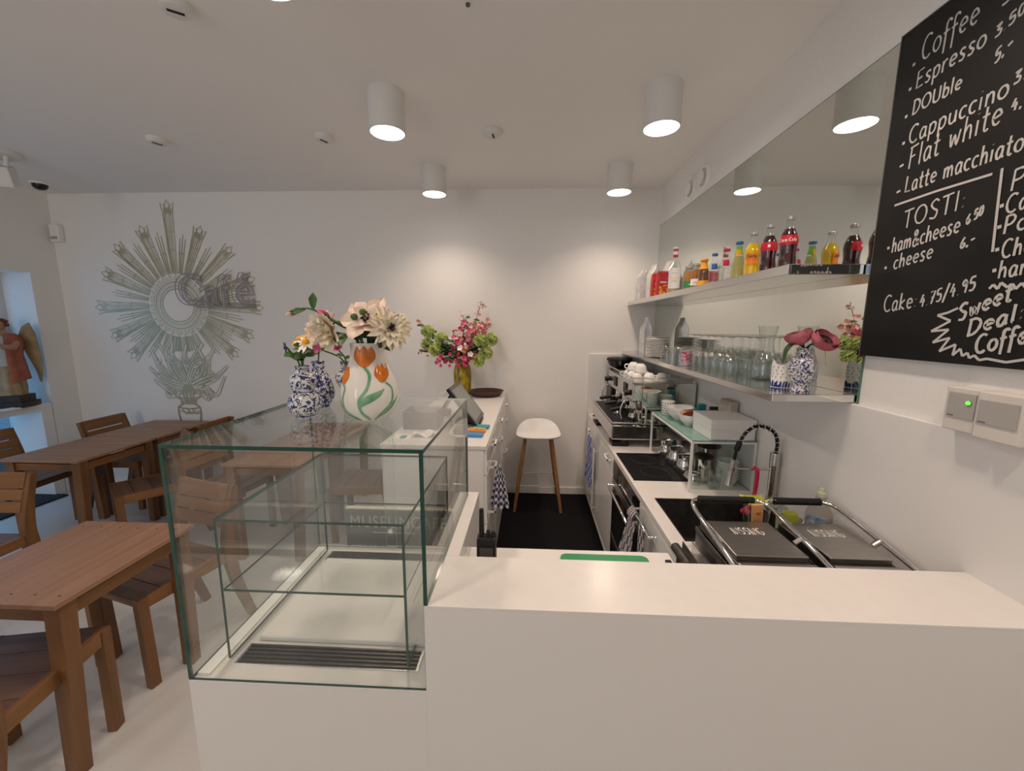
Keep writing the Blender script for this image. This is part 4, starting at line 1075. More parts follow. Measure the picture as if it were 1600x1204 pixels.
def stemtube(parent, pts, r=.0022, m=None):
    g = G(); g.tube(spline(pts, 5), r, 6); return obj('stem', g, m or M['stem'], parent, sharp=80)
ZG = 1.3495      # top of the glass case
# ------------------------------------------------------------------ white jug painted with orange tulips
JX, JY = -0.427, 1.030
jug = thing('tulip_vase', 'tall white vase painted with orange tulips on the glass case', 'vase', (JX, JY, ZG))
jp = resample_prof([(.038, 0), (.049, .005), (.066, .028), (.0735, .060), (.0715, .090), (.061, .120), (.051, .145), (.0445, .170), (.0435, .190), (.0455, .202)], 5)
g = G(); g.lathe(jp + [(jp[-1][0] - .004, .202), (.040, .18), (.046, .14), (.056, .1), (.056, .05), (.036, .012)], 64, cap1=True); obj('vase_body', g, M['glaze'], jug, sharp=60)
TH = -68.5
def wrapped(name, parent, m, left, right, z0, z1, prof, th0, nu=8, nv=14, off=.0012):
    """patch on a turned surface: left(t), right(t) give offsets along the surface in metres, t in 0..1 from z0 to z1"""
    g = G()
    def fn(u, v):
        z = lerp(z0, z1, v); r = prof_r(prof, z); s = lerp(left(v), right(v), u); a = radians(th0) + s / r
        bul = .0016 * (1 - (2*u - 1) ** 2)
        return ((r + off + bul) * cos(a), (r + off + bul) * sin(a), z)
    g.surf(fn, nu, nv); return obj(name, g, m, parent, sharp=80)
def ribbon_on(name, parent, m, pts, w, prof, th0, off=.0008):
    """painted stem: pts are (s, z) along the surface"""
    g = G(); P = spline(pts, 6); n = len(P)
    def pos(s, z):
        r = prof_r(prof, z) + off; a = radians(th0) + s / prof_r(prof, z); return (r * cos(a), r * sin(a), z)
    R = []
    for i in range(n):
        d = (P[min(i+1, n-1)] - P[max(i-1, 0)]).normalized(); q = Vector((-d.y, d.x)) * w / 2
        R.append([pos(*(P[i] + q)), pos(*P[i]), pos(*(P[i] - q))])
    g.rings(R, False); return obj(name, g, m, parent, sharp=80)
def tulip(th, zc, H, W, tilt=0.0):
    # three petals: outer left, outer right, then the middle one
    for c, wf, hf, o in ((-.30, .46, .96, .0010), (.30, .46, .94, .0010), (0, .52, 1.0, .0018)):
        def lf(t, s, c=c, wf=wf):
            base = W * c * (1.0 + .25 * t) * min(1, .35 + t * 1.8)
            half = W * wf * .5 * (sin(pi * min(.5, .12 + t * .75)) if t < .5 else (1 - ((t - .5) / .5) ** 1.6)) * 1.15
            return base + tilt * (t - .5) * H + s * half
        wrapped('painted_tulip', jug, M['tulip'], lambda t, lf=lf: lf(t, -1), lambda t, lf=lf: lf(t, 1), zc - H/2, zc + H/2 * hf, jp, th, 6, 14, o)
tulip(TH - 12, .170, .052, .047); tulip(TH + 34, .128, .046, .036, .25); tulip(TH - 70, .122, .044, .036, -.35)
ribbon_on('painted_stem', jug, M['glaze_green'], [(-.004, .144), (.010, .122), (.004, .090), (-.016, .060), (-.012, .030), (.006, .006)], .0075, jp, TH - 8)
ribbon_on('painted_stem', jug, M['glaze_green'], [(.0, .103), (.016, .085), (.014, .055), (-.008, .025), (-.022, .006)], .006, jp, TH + 36)
ribbon_on('painted_stem', jug, M['glaze_green'], [(.004, .103), (.022, .088), (.010, .055), (.012, .030), (.04, .006)], .006, jp, TH - 72)
for th, z0, z1, sgn, wl in ((TH + 2, .044, .088, 1, .042), (TH + 40, .008, .062, 1, .026), (TH - 62, .004, .055, -1, .024)):
    a = lambda t, sgn=sgn: sgn * (-.026 + .060 * t); hw = lambda t, wl=wl: wl * .62 * sin(pi * min(.97, max(.03, t)))
    wrapped('painted_leaf', jug, M['glaze_green'], lambda t: a(t) - hw(t), lambda t: a(t) + hw(t) * .55, z0, z1, jp, th, 6, 12, .0010)
rnd = random.Random(11)
# stems in the jug
def jug_flower(label, tip, d, kind, R, m, mc, bend=(0, 0, .03), leaves=0, lm='leaf'):
    t = thing('cut_flower', label, 'flower', (JX, JY, ZG), 0, 'cream flowers in the tulip vase')
    tip = Vector(tip) - Vector((JX, JY, ZG)); b = Vector((rnd.uniform(-.02, .02), rnd.uniform(-.02, .02), .02)); mid = Vector((tip.x * .25, tip.y * .25, .205)) + Vector(bend) * .3
    stemtube(t, [b, mid, lerp(mid, tip, .55) + Vector(bend), tip], .0024)
    bloom(kind, t, tip, d, R, rnd, m, mc)
    if leaves:
        g = G()
        for k in range(leaves):
            a = rnd.uniform(0, 6.28); leafm(g, lerp(mid, tip, rnd.uniform(.45, .9)), (cos(a), sin(a) * .4 - .3, -.35 + .3 * sin(a * 3)), rnd.uniform(.04, .06), .034, .35, rnd)
        obj('leaf', g, M[lm], t, sharp=80)
    return t
jug_flower('large open cream lily-like flower above the middle of tulip vase', (-.405, .985, 1.607), (-.05, -.75, .62), 'lily', .062, M['pinkcream'], M['dark_eye'], (0, 0, .01), 9, 'leaf_dark')
jug_flower('cream shaggy flower leaning out right over tulip vase rim', (-.350, .98, 1.588), (.55, -.55, .28), 'shaggy', .055, M['creamp'], M['dark_eye'], (.01, 0, .02), 3, 'leaf_dark')
jug_flower('drooping cream flower left of the tulip vase', (-.492, .965, 1.585), (-.35, -.70, -.25), 'peony', .052, M['creamp'], None, (-.01, 0, .03), 2)
jug_flower('blush ruffled flower behind the drooping cream one', (-.520, .99, 1.588), (-.3, -.6, .5), 'peony', .044, M['pinkcream'], M['yellowp'], (-.01, 0, .03), 1)
def bud(label, path, R, m, sep=True):
    t = thing('flower_bud', label, 'flower', (JX, JY, ZG), 0, 'buds in the tulip vase')
    P = [Vector(p) - Vector((JX, JY, ZG)) for p in path]; stemtube(t, P, .0026)
    d = (P[-1] - P[-2]).normalized(); g = G(); c = P[-1]
    x = d.orthogonal().normalized(); y = d.cross(x)
    for k in range(5):
        a = 2*pi*k/5; r = x*cos(a) + y*sin(a); petal(g, c + r*R*.1, d + r * .35, R * 2.2, R * 1.1, -.35, .5, 4, r, 0, rnd, .1)
    obj('blossom', g, m, t, sharp=80)
    g = G()
    for k in range(5):
        a = 2*pi*k/5 + .6; r = x*cos(a) + y*sin(a); petal(g, c - d*R*.3, d + r * .5, R * 1.7, R * .8, -.2, .5, 4, r, 0, rnd, .05)
    obj('calyx', g, M['leaf'], t, sharp=80)
    return t
tb = bud('long-stemmed drooping bud at far left of tulip vase', [(-.427, 1.03, 1.37), (-.444, 1.005, 1.555), (-.475, .97, 1.600), (-.525, .96, 1.632), (-.552, .955, 1.636), (-.566, .953, 1.630)], .012, M['pinkcream'])
g = G(); leafm(g, Vector((-.528, .96, 1.632)) - Vector((JX, JY, ZG)), (.05, -.05, 1), .042, .020, .1, rnd); leafm(g, Vector((-.545, .957, 1.634)) - Vector((JX, JY, ZG)), (-.7, -.4, -.2), .032, .018, .1, rnd); obj('leaf', g, M['leaf'], tb, sharp=80)
bud('pink-tipped green bud left of the lily', [(-.427, 1.03, 1.37), (-.434, 1.005, 1.558), (-.455, .975, 1.590), (-.480, .965, 1.607), (-.492, .962, 1.615)], .013, M['pinkp'])
for pth, lb in (([(-.427, 1.03, 1.40), (-.430, 1.008, 1.555), (-.4325, .970, 1.617)], 'bare round seed head standing left of the lily'), ([(-.427, 1.03, 1.40), (-.415, 1.006, 1.555), (-.404, .955, 1.628)], 'bare round seed head in front of the lily')):
    t = thing('seed_head', lb, 'flower', (JX, JY, ZG), 0, 'seed heads in the tulip vase'); P = [Vector(p) - Vector((JX, JY, ZG)) for p in pth]; stemtube(t, P, .0018)
    g = G(); g.ball(tuple(P[-1]), .0085, 12, 8); obj('seed_pod', g, M['stem'], t, sharp=80)

# ------------------------------------------------------------------ three small Delft vases
def turned(name, label, loc, prof, m, n=40, group=None, inner=.0025, dz=None):
    t = thing(name, label, 'vase', loc, 0, group)
    pr = resample_prof(prof, 5); top = pr[-1]
    g = G(); g.lathe(pr + [(top[0] - inner, top[1]), (top[0] - inner, top[1] - .02)], n, cap1=True); obj('vase_body', g, m, t, sharp=60)
    for z, w in (dz or []):
        g = G(); r = prof_r(pr, z); g.lathe([(r + .0002, z - w), (r + .0006, z), (prof_r(pr, z + w) + .0002, z + w)], n, cap0=False, cap1=False); obj('painted_band', g, M['soap_blue'] if False else M['bluepaint'], t)
    return t, pr
M['bluepaint'] = mat('blue_paint_line', (0.02, 0.04, 0.20), 0.15)
gp = [(.024, 0), (.025, .004), (.036, .015), (.0425, .034), (.038, .054), (.0265, .0675), (.0255, .0705), (.030, .082), (.0335, .096), (.029, .111), (.018, .121), (.0165, .132), (.019, .139)]
GX, GY = -0.611, 1.035
turned('delft_vase', 'blue and white gourd-shaped vase at front left of the case top', (GX, GY, ZG), gp, M['delft'], group='Delft vases on the case', dz=((.069, .0015), (.004, .001), (.131, .001)))
turned('delft_vase', 'dark blue bottle vase half hidden behind the gourd vase', (-0.638, 1.165, ZG), [(.024, 0), (.027, .006), (.039, .026), (.0425, .046), (.035, .078), (.024, .103), (.0165, .116), (.0165, .132), (.020, .139)], M['delft_dark'], group='Delft vases on the case', dz=((.136, .0012),))
V3X, V3Y = -0.553, 1.178
turned('delft_vase', 'blue and white baluster vase half hidden behind tulip vase', (V3X, V3Y, ZG), [(.019, 0), (.020, .004), (.017, .018), (.023, .050), (.036, .082), (.037, .096), (.026, .112), (.018, .120), (.0185, .132), (.023, .140)], M['delft'], group='Delft vases on the case', dz=((.137, .0012), (.010, .001)))
def small_flower(label, base, tip, d, kind, R, m, mc, nl, lsize=.035):
    t = thing('cut_flower', label, 'flower', base, 0, 'flowers in the Delft vases')
    tip = Vector(tip) - Vector(base)
    stemtube(t, [(0, 0, .03), (tip.x * .15, tip.y * .15, .138), tip], .0022)
    bloom(kind, t, tip, d, R, rnd, m, mc)
    if nl:
        g = G()
        for k in range(nl):
            a = 2*pi*k/nl + rnd.uniform(-.4, .4); q = rnd.uniform(.35, .85)
            leafm(g, Vector((tip.x * q, tip.y * q, lerp(.130, tip.z, q))), (cos(a), sin(a), .35), lsize * rnd.uniform(.8, 1.2), lsize * .62, .2, rnd)
        obj('leaf', g, M['leaf'], t, sharp=80)
    return t
small_flower('yellow-centred white daisy above the gourd vase', (GX, GY, ZG), (-.566, .985, 1.552), (.05, -.6, .75), 'daisy', .030, M['whitep'], M['yellowp'], 5)
small_flower('yellow daisy at far left above the gourd vase', (GX, GY, ZG), (-.592, 1.0, 1.557), (-.35, -.5, .75), 'daisy', .026, M['yellowp'], M['yellowp'], 3)
small_flower('small white and yellow daisy behind the gourd vase bouquet', (-0.638, 1.165, ZG), (-.58, 1.08, 1.555), (.2, -.4, .8), 'daisy', .022, M['yellowp'], M['yellowp'], 4)
small_flower('blue-tipped flower poking out left of the gourd vase', (GX, GY, ZG), (-.624, .995, 1.540), (-1, -.3, -.1), 'small', .014, M['bluepaint'], None, 2)
small_flower('pink tulip bud between the gourd vase and cream flowers', (V3X, V3Y, ZG), (-.532, .99, 1.536), (-.4, -.7, .3), 'poppy', .018, M['pinkp'], None, 0)
small_flower('pink bud on curved stem above the baluster vase', (V3X, V3Y, ZG), (-.503, 1.02, 1.535), (.1, -.5, .4), 'poppy', .018, M['pinkp'], None, 2, .02)

# ------------------------------------------------------------------ big bouquet on the cash counter
VX, VY, VZ = -0.590, 3.42, 0.985
t, _ = turned('amber_vase', 'mottled amber glass vase on cash counter by the back wall', (VX, VY, VZ), [(.062, 0), (.068, .01), (.074, .08), (.077, .18), (.070, .245), (.056, .28), (.050, .30), (.054, .31)], M['amber_glass'], 40)
def spray(label, tip, kind, seed, dense=1.0):
    r_ = random.Random(seed); t = thing({'lime': 'green_flower', 'twig': 'flowering_twig', 'leafy': 'leafy_branch'}.get(kind, 'blossom_branch'), label, {'leafy': 'branch', 'twig': 'branch'}.get(kind, 'flower'), (VX, VY, VZ), 0, 'flowers in the amber vase')
    tip = Vector(tip) - Vector((VX, VY, VZ)); b = Vector((r_.uniform(-.02, .02), r_.uniform(-.02, .02), .10))
    mid = Vector((tip.x * .2, tip.y * .3, .315)); P = spline([b, mid, lerp(mid, tip, .55) + Vector((0, 0, .03)), tip], 6)
    g = G(); g.tube(P, [.0035 - .0018 * i / len(P) for i in range(len(P))], 6); obj('stem', g, M['brown'] if kind in ('twig', 'pink', 'magenta') else M['stem'], t, sharp=80)
    def along(q): return lerp(mid, tip, q) + Vector((0, 0, .06 * q * (1 - q)))
    g = G()
    if kind == 'lime':
        c = tip
        for k in range(70):
            z = 1 - 2 * (k + .5) / 70; a = k * 2.39996; rr = (1 - z*z) ** .5; n = Vector((rr*cos(a), rr*sin(a), z)); R = .044
            petal(g, c + n * R * .6, n + Vector((0, 0, -.2)), R * .75, R * .7, -.5, .3, 3, n.orthogonal(), 0, None, .4)
        obj('blossom', g, M['limep'], t, sharp=80)
    elif kind in ('magenta', 'pink', 'twig', 'red', 'white'):
        nb = {'magenta': 17, 'pink': 44, 'twig': 13, 'red': 7, 'white': 9}[kind]
        for k in range(nb):
            q = lerp(.62 if kind in ('magenta', 'red', 'white') else .42, 1.02, k / max(1, nb - 1)); sp = .045 if kind != 'twig' else .014
            c = along(q) + Vector((r_.gauss(0, sp), r_.gauss(0, sp * .7), r_.gauss(0, sp * .8)))
            R = {'magenta': .026, 'pink': .027, 'twig': .016, 'red': .028, 'white': .034}[kind] * r_.uniform(.7, 1.2)
            d = Vector((r_.uniform(-1, 1), r_.uniform(-1.4, .3), r_.uniform(-.2, 1))).normalized(); x = d.orthogonal().normalized(); y = d.cross(x)
            for j in range(5):
                a = 2*pi*j/5; rr = x*cos(a) + y*sin(a); petal(g, c, rr + d * .45, R, R * .8, .1, .3, 2, d, 0, None, .5)
        obj('blossom', g, {'magenta': M['magentap'], 'pink': M['palepink'], 'twig': M['palepink'], 'red': M['redp'], 'white': M['whitep']}[kind], t, sharp=80)
        if kind in ('pink', 'twig', 'magenta'):
            g = G()
            for k in range(7):
                c = along(r_.uniform(.35, 1.0)); e = c + Vector((r_.gauss(0, .03), r_.gauss(0, .03), r_.uniform(.0, .05))); g.tube([c, e], .001, 4)
            obj('twig', g, M['brown'], t, sharp=80)
    g = G(); nl = {'lime': 9, 'leafy': 30}.get(kind, 8)
    for k in range(nl):
        a = r_.uniform(0, 6.28); q = r_.uniform(.25, .95); leafm(g, along(q) + Vector((r_.gauss(0, .012), r_.gauss(0, .012), 0)), (cos(a), sin(a), r_.uniform(-.1, .5)), r_.uniform(.035, .06), .028, .25, r_)
    obj('leaf', g, M['leaf_dark' if kind == 'leafy' else 'leaf'], t, sharp=80)
SP = [('green ball-shaped bloom high on left of the big bouquet', (-.875, 3.38, 1.535), 'lime'), ('green ball-shaped bloom at upper left middle of the big bouquet', (-.755, 3.36, 1.475), 'lime'),
      ('green ball-shaped bloom low on left of the big bouquet', (-.805, 3.33, 1.385), 'lime'), ('smaller green bloom at far left edge of the big bouquet', (-.885, 3.40, 1.425), 'lime'),
      ('green ball-shaped bloom at upper right edge of the big bouquet', (-.335, 3.36, 1.475), 'lime'), ('green ball-shaped bloom right of the magenta blossoms', (-.425, 3.33, 1.465), 'lime'),
      ('green ball-shaped bloom midway down right of the big bouquet', (-.375, 3.34, 1.365), 'lime'), ('green ball-shaped bloom lowest on right of the big bouquet', (-.440, 3.31, 1.300), 'lime'),
      ('magenta blossom stem in middle of the big bouquet', (-.555, 3.35, 1.600), 'magenta'), ('magenta blossoms low at centre of the big bouquet', (-.600, 3.30, 1.470), 'magenta'),
      ('dark pink blossoms hanging low on left of the big bouquet', (-.730, 3.30, 1.300), 'magenta'), ('magenta blossoms drooping right beside the amber vase', (-.520, 3.26, 1.290), 'magenta'),
      ('pale pink blossom cloud on right of the big bouquet', (-.395, 3.40, 1.600), 'pink'), ('pale pink blossom branch leaning in right of centre', (-.470, 3.40, 1.560), 'pink'),
      ('tall thin blossom twig reaching highest at right of the bouquet', (-.425, 3.46, 1.790), 'twig'), ('thin pink twig standing at top centre of the bouquet', (-.575, 3.44, 1.680), 'twig'),
      ('pink blossom twig reaching out at upper left of bouquet', (-.960, 3.42, 1.620), 'twig'), ('pink-tipped twig sticking out low at far left of bouquet', (-.945, 3.34, 1.370), 'twig'),
      ('single red-orange flower at centre of the big bouquet', (-.520, 3.27, 1.390), 'red'), ('white blossoms among the leaves of the big bouquet', (-.580, 3.28, 1.400), 'white'),
      ('white blossoms left of centre in the big bouquet', (-.66, 3.32, 1.47), 'white'),
      ('dark leafy branch right of centre in the big bouquet', (-.450, 3.32, 1.420), 'leafy'), ('dark leafy branch at the neck of the amber vase', (-.600, 3.28, 1.370), 'leafy'), ('dark leafy sprig at left of the big bouquet', (-.79, 3.36, 1.47), 'leafy')]
for i, (lb, tp, kd) in enumerate(SP): spray(lb, tp, kd, 50 + i)
# ================================================================== upper shelf: bottles and bags
def liquid(name, col, rough=.08): return mat(name, col, rough, 0.0, Transmission_Weight=0.15)
M['cola'] = liquid('cola', (0.050, 0.006, 0.009)); M['orange_soda'] = liquid('yellow_orange_soda', (0.92, 0.60, 0.0))
M['green_soda'] = liquid('pale_green_soda', (0.50, 0.46, 0.16)); M['apple_juice'] = liquid('apple_juice', (0.52, 0.22, 0.03)); M['dark_juice'] = liquid('dark_juice', (0.16, 0.055, 0.025))
M['peach_juice'] = liquid('amber_juice', (0.42, 0.15, 0.02)); M['syrup'] = liquid('clear_syrup', (0.50, 0.38, 0.16))
M['cola_red'] = mat('red_label', (0.52, 0.012, 0.035), .3); M['label_white'] = mat('white_label', (0.80, 0.78, 0.74), .5); M['label_orange'] = mat('orange_label', (0.85, 0.22, 0.015), .4)
M['label_green'] = mat('green_label', (0.03, 0.26, 0.08), .4); M['label_blue'] = mat('blue_label', (0.03, 0.13, 0.42), .4); M['label_red'] = mat('crimson_label', (0.55, 0.02, 0.08), .4)
M['label_yellow'] = mat('amber_yellow_label', (0.78, 0.35, 0.01), .4); M['cap_silver'] = mat('cap_silver', (.62, .58, .55), .3, .9); M['lime_label'] = mat('lime_label', (0.16, 0.45, 0.05), .4)
M['navy'] = mat('navy_print', (0.012, 0.022, 0.11), .4); M['orange_cap'] = mat('orange_cap', (0.80, 0.34, 0.02), .4)
def face(x, y): return math.degrees(atan2(-y, -x))
def on_glass(g, text, prof, th0, z0, cap, width, tilt=0, w=.0016, off=.0022):
    st, W = strokes(text)
    for s, sm in st:
        P = spline(s, 3) if sm and 2 < len(s) < 12 else [Vector(p) for p in s]
        pts = [((p[0] / W - .5) * width, z0 + p[1] * cap + tilt * (p[0] / W - .5) * width) for p in P]
        R = []; n = len(pts); V = [Vector(p) for p in pts]
        for i in range(n):
            d = V[min(i+1, n-1)] - V[max(i-1, 0)]
            d = d.normalized() if d.length > 1e-9 else Vector((1, 0)); q = Vector((-d.y, d.x)) * w / 2; row = []
            for e in (1, -1):
                s_, z_ = V[i] + q * e; r = prof_r(prof, z_); a = radians(th0) + s_ / r; row.append(((r + off) * cos(a), (r + off) * sin(a), z_))
            R.append(row)
        g.rings(R, False)
def bottle(name, label, x, y, z, prof, liq, fill, cap, labels=(), group='bottles on the upper shelf', tint='clear', n=28, marks=()):
    t = thing(name, label, 'bottle', (x, y, z), 0, group); pr = resample_prof(prof, 5); H = pr[-1][1]; rt = pr[-1][0]
    g = G(); g.lathe(pr, n); obj('bottle_glass', g, M[tint], t, sharp=60)
    if liq:
        g = G(); ip = [(max(r - .0016, .001), zz) for r, zz in pr if .003 < zz < fill]; g.lathe(ip, n); obj('drink', g, M[liq], t, sharp=60)
    if cap:
        g = G(); g.lathe([(rt + .0012, H - .010), (rt + .0022, H - .008), (rt + .0015, H + .001), (rt - .002, H + .0025)], n); obj('cap', g, M[cap], t)
    th = face(x, y)
    for m, z0, z1, a in labels:            # a = half angle in degrees (180 = full band)
        g = G(); zs = [lerp(z0, z1, i / 8) for i in range(9)]
        g.lathe([(prof_r(pr, q) + .0009, q) for q in zs], 32, cap0=False, cap1=False, a0=radians(th - a), a1=radians(th + a)) if a < 180 else g.lathe([(prof_r(pr, q) + .0009, q) for q in zs], 32, cap0=False, cap1=False)
        obj('bottle_label', g, M[m], t, sharp=60, recalc=False)
    for m, text, z0, capz, wd, dth in marks:
        g = G(); on_glass(g, text, pr, th + dth, z0, capz, wd); obj('label_print', g, M[m], t, recalc=False)
    return t
XB = .935
cola = [(.026, 0), (.0285, .004), (.0295, .030), (.0265, .055), (.0285, .085), (.0305, .100), (.0265, .122), (.0165, .145), (.0125, .158), (.0125, .172), (.014, .176), (.0135, .186)]
bottle('cola_bottle', 'cola bottle at the near end of the upper shelf, white script on red', XB, 1.560, SU, cola, 'cola', .146, 'cap_silver', (('cola_red', .086, .120, 70),), marks=(('label_white', 'Coca-Cola', .097, .013, .054, -6),))
bottle('cola_bottle', 'second cola bottle from near shelf end, white square on red', XB, 1.682, SU, cola, 'cola', .146, 'cap_silver', (('cola_red', .086, .120, 70), ('label_white', .099, .109, 8)))
fp = [(.026, 0), (.029, .005), (.030, .05), (.0275, .070), (.031, .095), (.029, .112), (.0175, .140), (.0135, .152), (.013, .168), (.0145, .172), (.0135, .183)]
bottle('orange_soda_bottle', 'yellow orange soda bottle with round orange label', XB, 1.800, SU, fp, 'orange_soda', .142, 'cap_silver', (('label_orange', .052, .096, 42),), marks=(('navy', 'Fanta', .080, .012, .034, -3),))
gp2 = [(.024, 0), (.026, .005), (.0265, .040), (.0225, .085), (.0165, .118), (.0125, .140), (.0125, .155), (.0135, .168)]
bottle('soda_bottle', 'pale green tapered soda bottle with blue and green neck', XB, 1.915, SU, gp2, 'green_soda', .110, 'label_blue', (('lime_label', .112, .150, 120), ('label_yellow', .110, .135, 40)))
wp = [(.022, 0), (.024, .005), (.0245, .085), (.0225, .105), (.0135, .128), (.0115, .138), (.0115, .150), (.0125, .158)]
bottle('water_bottle', 'clear water bottle with a round crimson label', XB, 2.030, SU, wp, None, 0, 'label_red', (('label_red', .078, .108, 32),))
bottle('water_bottle', 'clear water bottle with a round blue label', XB, 2.155, SU, wp, None, 0, 'label_blue', (('label_blue', .078, .108, 32),))
jp2 = [(.023, 0), (.026, .005), (.0265, .070), (.0255, .085), (.0190, .110), (.0165, .120), (.0165, .135), (.0185, .137), (.0185, .150)]
bottle('juice_bottle', 'dark juice bottle with orange neck and orange band', XB, 2.280, SU, jp2, 'dark_juice', .104, 'orange_cap', (('label_yellow', .008, .038, 180), ('orange_cap', .098, .135, 180)))
jp3 = [(.023, 0), (.026, .005), (.0265, .075), (.0245, .092), (.0200, .108), (.0175, .116), (.0175, .128), (.0195, .130), (.0195, .141)]
bottle('juice_bottle', 'brown apple juice bottle with pale label', XB, 2.385, SU, jp3, 'peach_juice', .112, 'cap_silver', (('label_white', .022, .058, 70),), marks=(('label_red', 'oo', .030, .020, .022, 0),))
bottle('juice_bottle', 'amber juice bottle with green label', XB, 2.490, SU, jp3, 'apple_juice', .112, 'cap_silver', (('label_green', .020, .056, 80),), marks=(('label_white', 'w', .032, .016, .014, 14),))
sp = [(.034, 0), (.038, .006), (.0385, .150), (.035, .185), (.020, .215), (.0145, .235), (.0145, .272), (.016, .276), (.016, .296)]
bottle('syrup_bottle', 'tall syrup bottle with white label and red-striped neck', XB, 2.735, SU, sp, 'syrup', .055, 'label_white', (('label_white', .035, .165, 60), ('label_red', .236, .250, 180), ('label_white', .250, .270, 180), ('label_red', .270, .280, 180)), marks=(('navy', '---', .125, .016, .036, 0), ('lime_label', 'oo', .075, .020, .03, 0), ('label_red', '-----', .095, .016, .045, 0)))
bottle('small_bottle', 'small clear bottle standing behind the amber juice', 1.03, 2.60, SU, wp, None, 0, 'cap_silver', ())
def bag(name, label, x, y, z, rz, w, d, h, m, cat='bag', group=None):
    t = thing(name, label, cat, (x, y, z), rz, group)
    def fn(u, v):
        zz = h * v; top = max(0, (v - .72) / .28)
        a = 2 * pi * u; ex = 5.0
        cx_ = abs(cos(a)) ** (2 / ex) * (1 if cos(a) > 0 else -1); cy_ = abs(sin(a)) ** (2 / ex) * (1 if sin(a) > 0 else -1)
        dd = d * (1 - top) ** 1.3 + .004 * top; ww = w * (1 + .10 * top - .18 * top * top)
        bul = 1 + .05 * sin(pi * min(1, v / .72)) + .012 * sin(23 * v + 5 * u * 6.28)
        return (cx_ * ww / 2 * bul, cy_ * dd / 2 * bul, zz)
    g = G(); g.surf(fn, 40, 24, True); bmesh.ops.holes_fill(g.bm, edges=[e for e in g.bm.edges if len(e.link_faces) == 1]); obj('bag_body', g, m, t, sharp=60)
    g = G(); g.box((-w*.47, -.0035, h - .03), (w*.47, .0035, h - .004), .001); obj('sealed_edge', g, M['foil'], t)
    return t
for x, y, rz, w, h, lb in ((.955, 3.52, .12, .105, .255, 'silver foil coffee bag at the wall end of the upper shelf'), (.905, 3.40, -.1, .10, .250, 'silver foil coffee bag second from the wall on the upper shelf'),
                     (.955, 3.25, .08, .105, .262, 'silver foil coffee bag third from the wall on the upper shelf'), (1.02, 3.08, .3, .10, .265, 'silver foil coffee bag right behind the red packs')):
    bag('coffee_bag', lb, x, y, SU, pi / 2 + rz, w, .090, h, M['foil'], 'coffee bag', 'silver coffee bags on the upper shelf')
M['pack_red'] = noise_mat('red_pack', (0.48, 0.010, 0.02), (0.56, 0.03, 0.03), 22, .35)
M['pack_orange'] = noise_mat('orange_pack_print', (0.50, 0.03, 0.02), (0.85, 0.36, 0.03), 60, .35, lo=.46, hi=.54)
for x, y, lb in ((.925, 3.06, 'red printed snack pack beside the silver bags'), (.925, 2.94, 'red and orange snack pack next to the syrup bottle')):
    t = bag('snack_pack', lb, x, y, SU, .15, .085, .05, .175, M['pack_red'], 'snack pack', 'red snack packs')
    g = G(); g.box((-.036, -.0285, .010), (.036, -.0265, .078)); obj('pack_print', g, M['pack_orange'], t)
    g = G(); g.box((-.030, -.0290, .090), (.016, -.0270, .100)); obj('label_print', g, M['label_white'], t)

# ================================================================== lower shelf: plates, glasses, vase
def saucer(r=.075, h=.012): return [(.035, 0), (.040, .002), (r - .01, h * .7), (r, h), (r - .001, h + .002), (r - .012, h * .75 + .002), (.035, .0045)]
p0 = thing('plate', 'plate', 'plate', (0.915, 2.93, SL), 0, 'stacked plates on the lower shelf')
g = G(); g.lathe(saucer(.085, .013), 40); obj('plate_body', g, M['porcelain'], p0)
for k in range(12):
    o = p0 if k == 0 else dup(p0, (0.915 + .001 * sin(k * 3), 2.93 + .001 * cos(k * 5), SL + k * .0108))
    o['label'] = 'white plate in front stack on the lower shelf, %s from the bottom' % (ORD[k] if k < 11 else 'topmost, twelfth')
for k in range(11):
    o = dup(p0, (0.985 + .001 * sin(k * 3), 3.14 + .001 * cos(k * 5), SL + k * .0125)); o['group'] = 'plates at the back of the lower shelf'
    o['label'] = 'white plate in rear stack by the back wall, %s from the bottom' % ORD[k]
bag('coffee_bag', 'silver foil bag behind the plates on the lower shelf', .95, 3.36, SL, pi / 2, .10, .088, .29, M['foil'], 'coffee bag')
# upside-down tumblers
def shellprof(out, th): return out + [(max(r - th, .001), z) for r, z in reversed(out)]
tp = resample_prof([(.042, 0), (.0425, .02), (.041, .055), (.036, .085), (.028, .098), (.018, .101)], 4)
tb0 = thing('tumbler', 'tumbler', 'glass', (0, 0, 0), 0, 'tumblers turned upside down'); g = G(); g.lathe(tp, 28, cap0=False, cap1=True); g.lathe([(r - .003, z - .006) for r, z in tp if z > .006], 28, cap0=False, cap1=True); obj('glass_body', g, M['clear'], tb0, sharp=60)
TB = [(.885, 2.62, 'nearest the shelf edge, far end'), (.975, 2.64, 'behind the far-end one'), (.885, 2.515, 'second along the shelf edge'), (.978, 2.53, 'second along the mirror side'), (.890, 2.41, 'third along the shelf edge'), (.98, 2.425, 'third along the mirror side')]
for i, (x, y, lb) in enumerate(TB):
    o = tb0 if i == 0 else dup(tb0, (x, y, SL)); o.location = (x, y, SL); o['label'] = 'upside-down clear tumbler on the lower shelf, %s' % lb
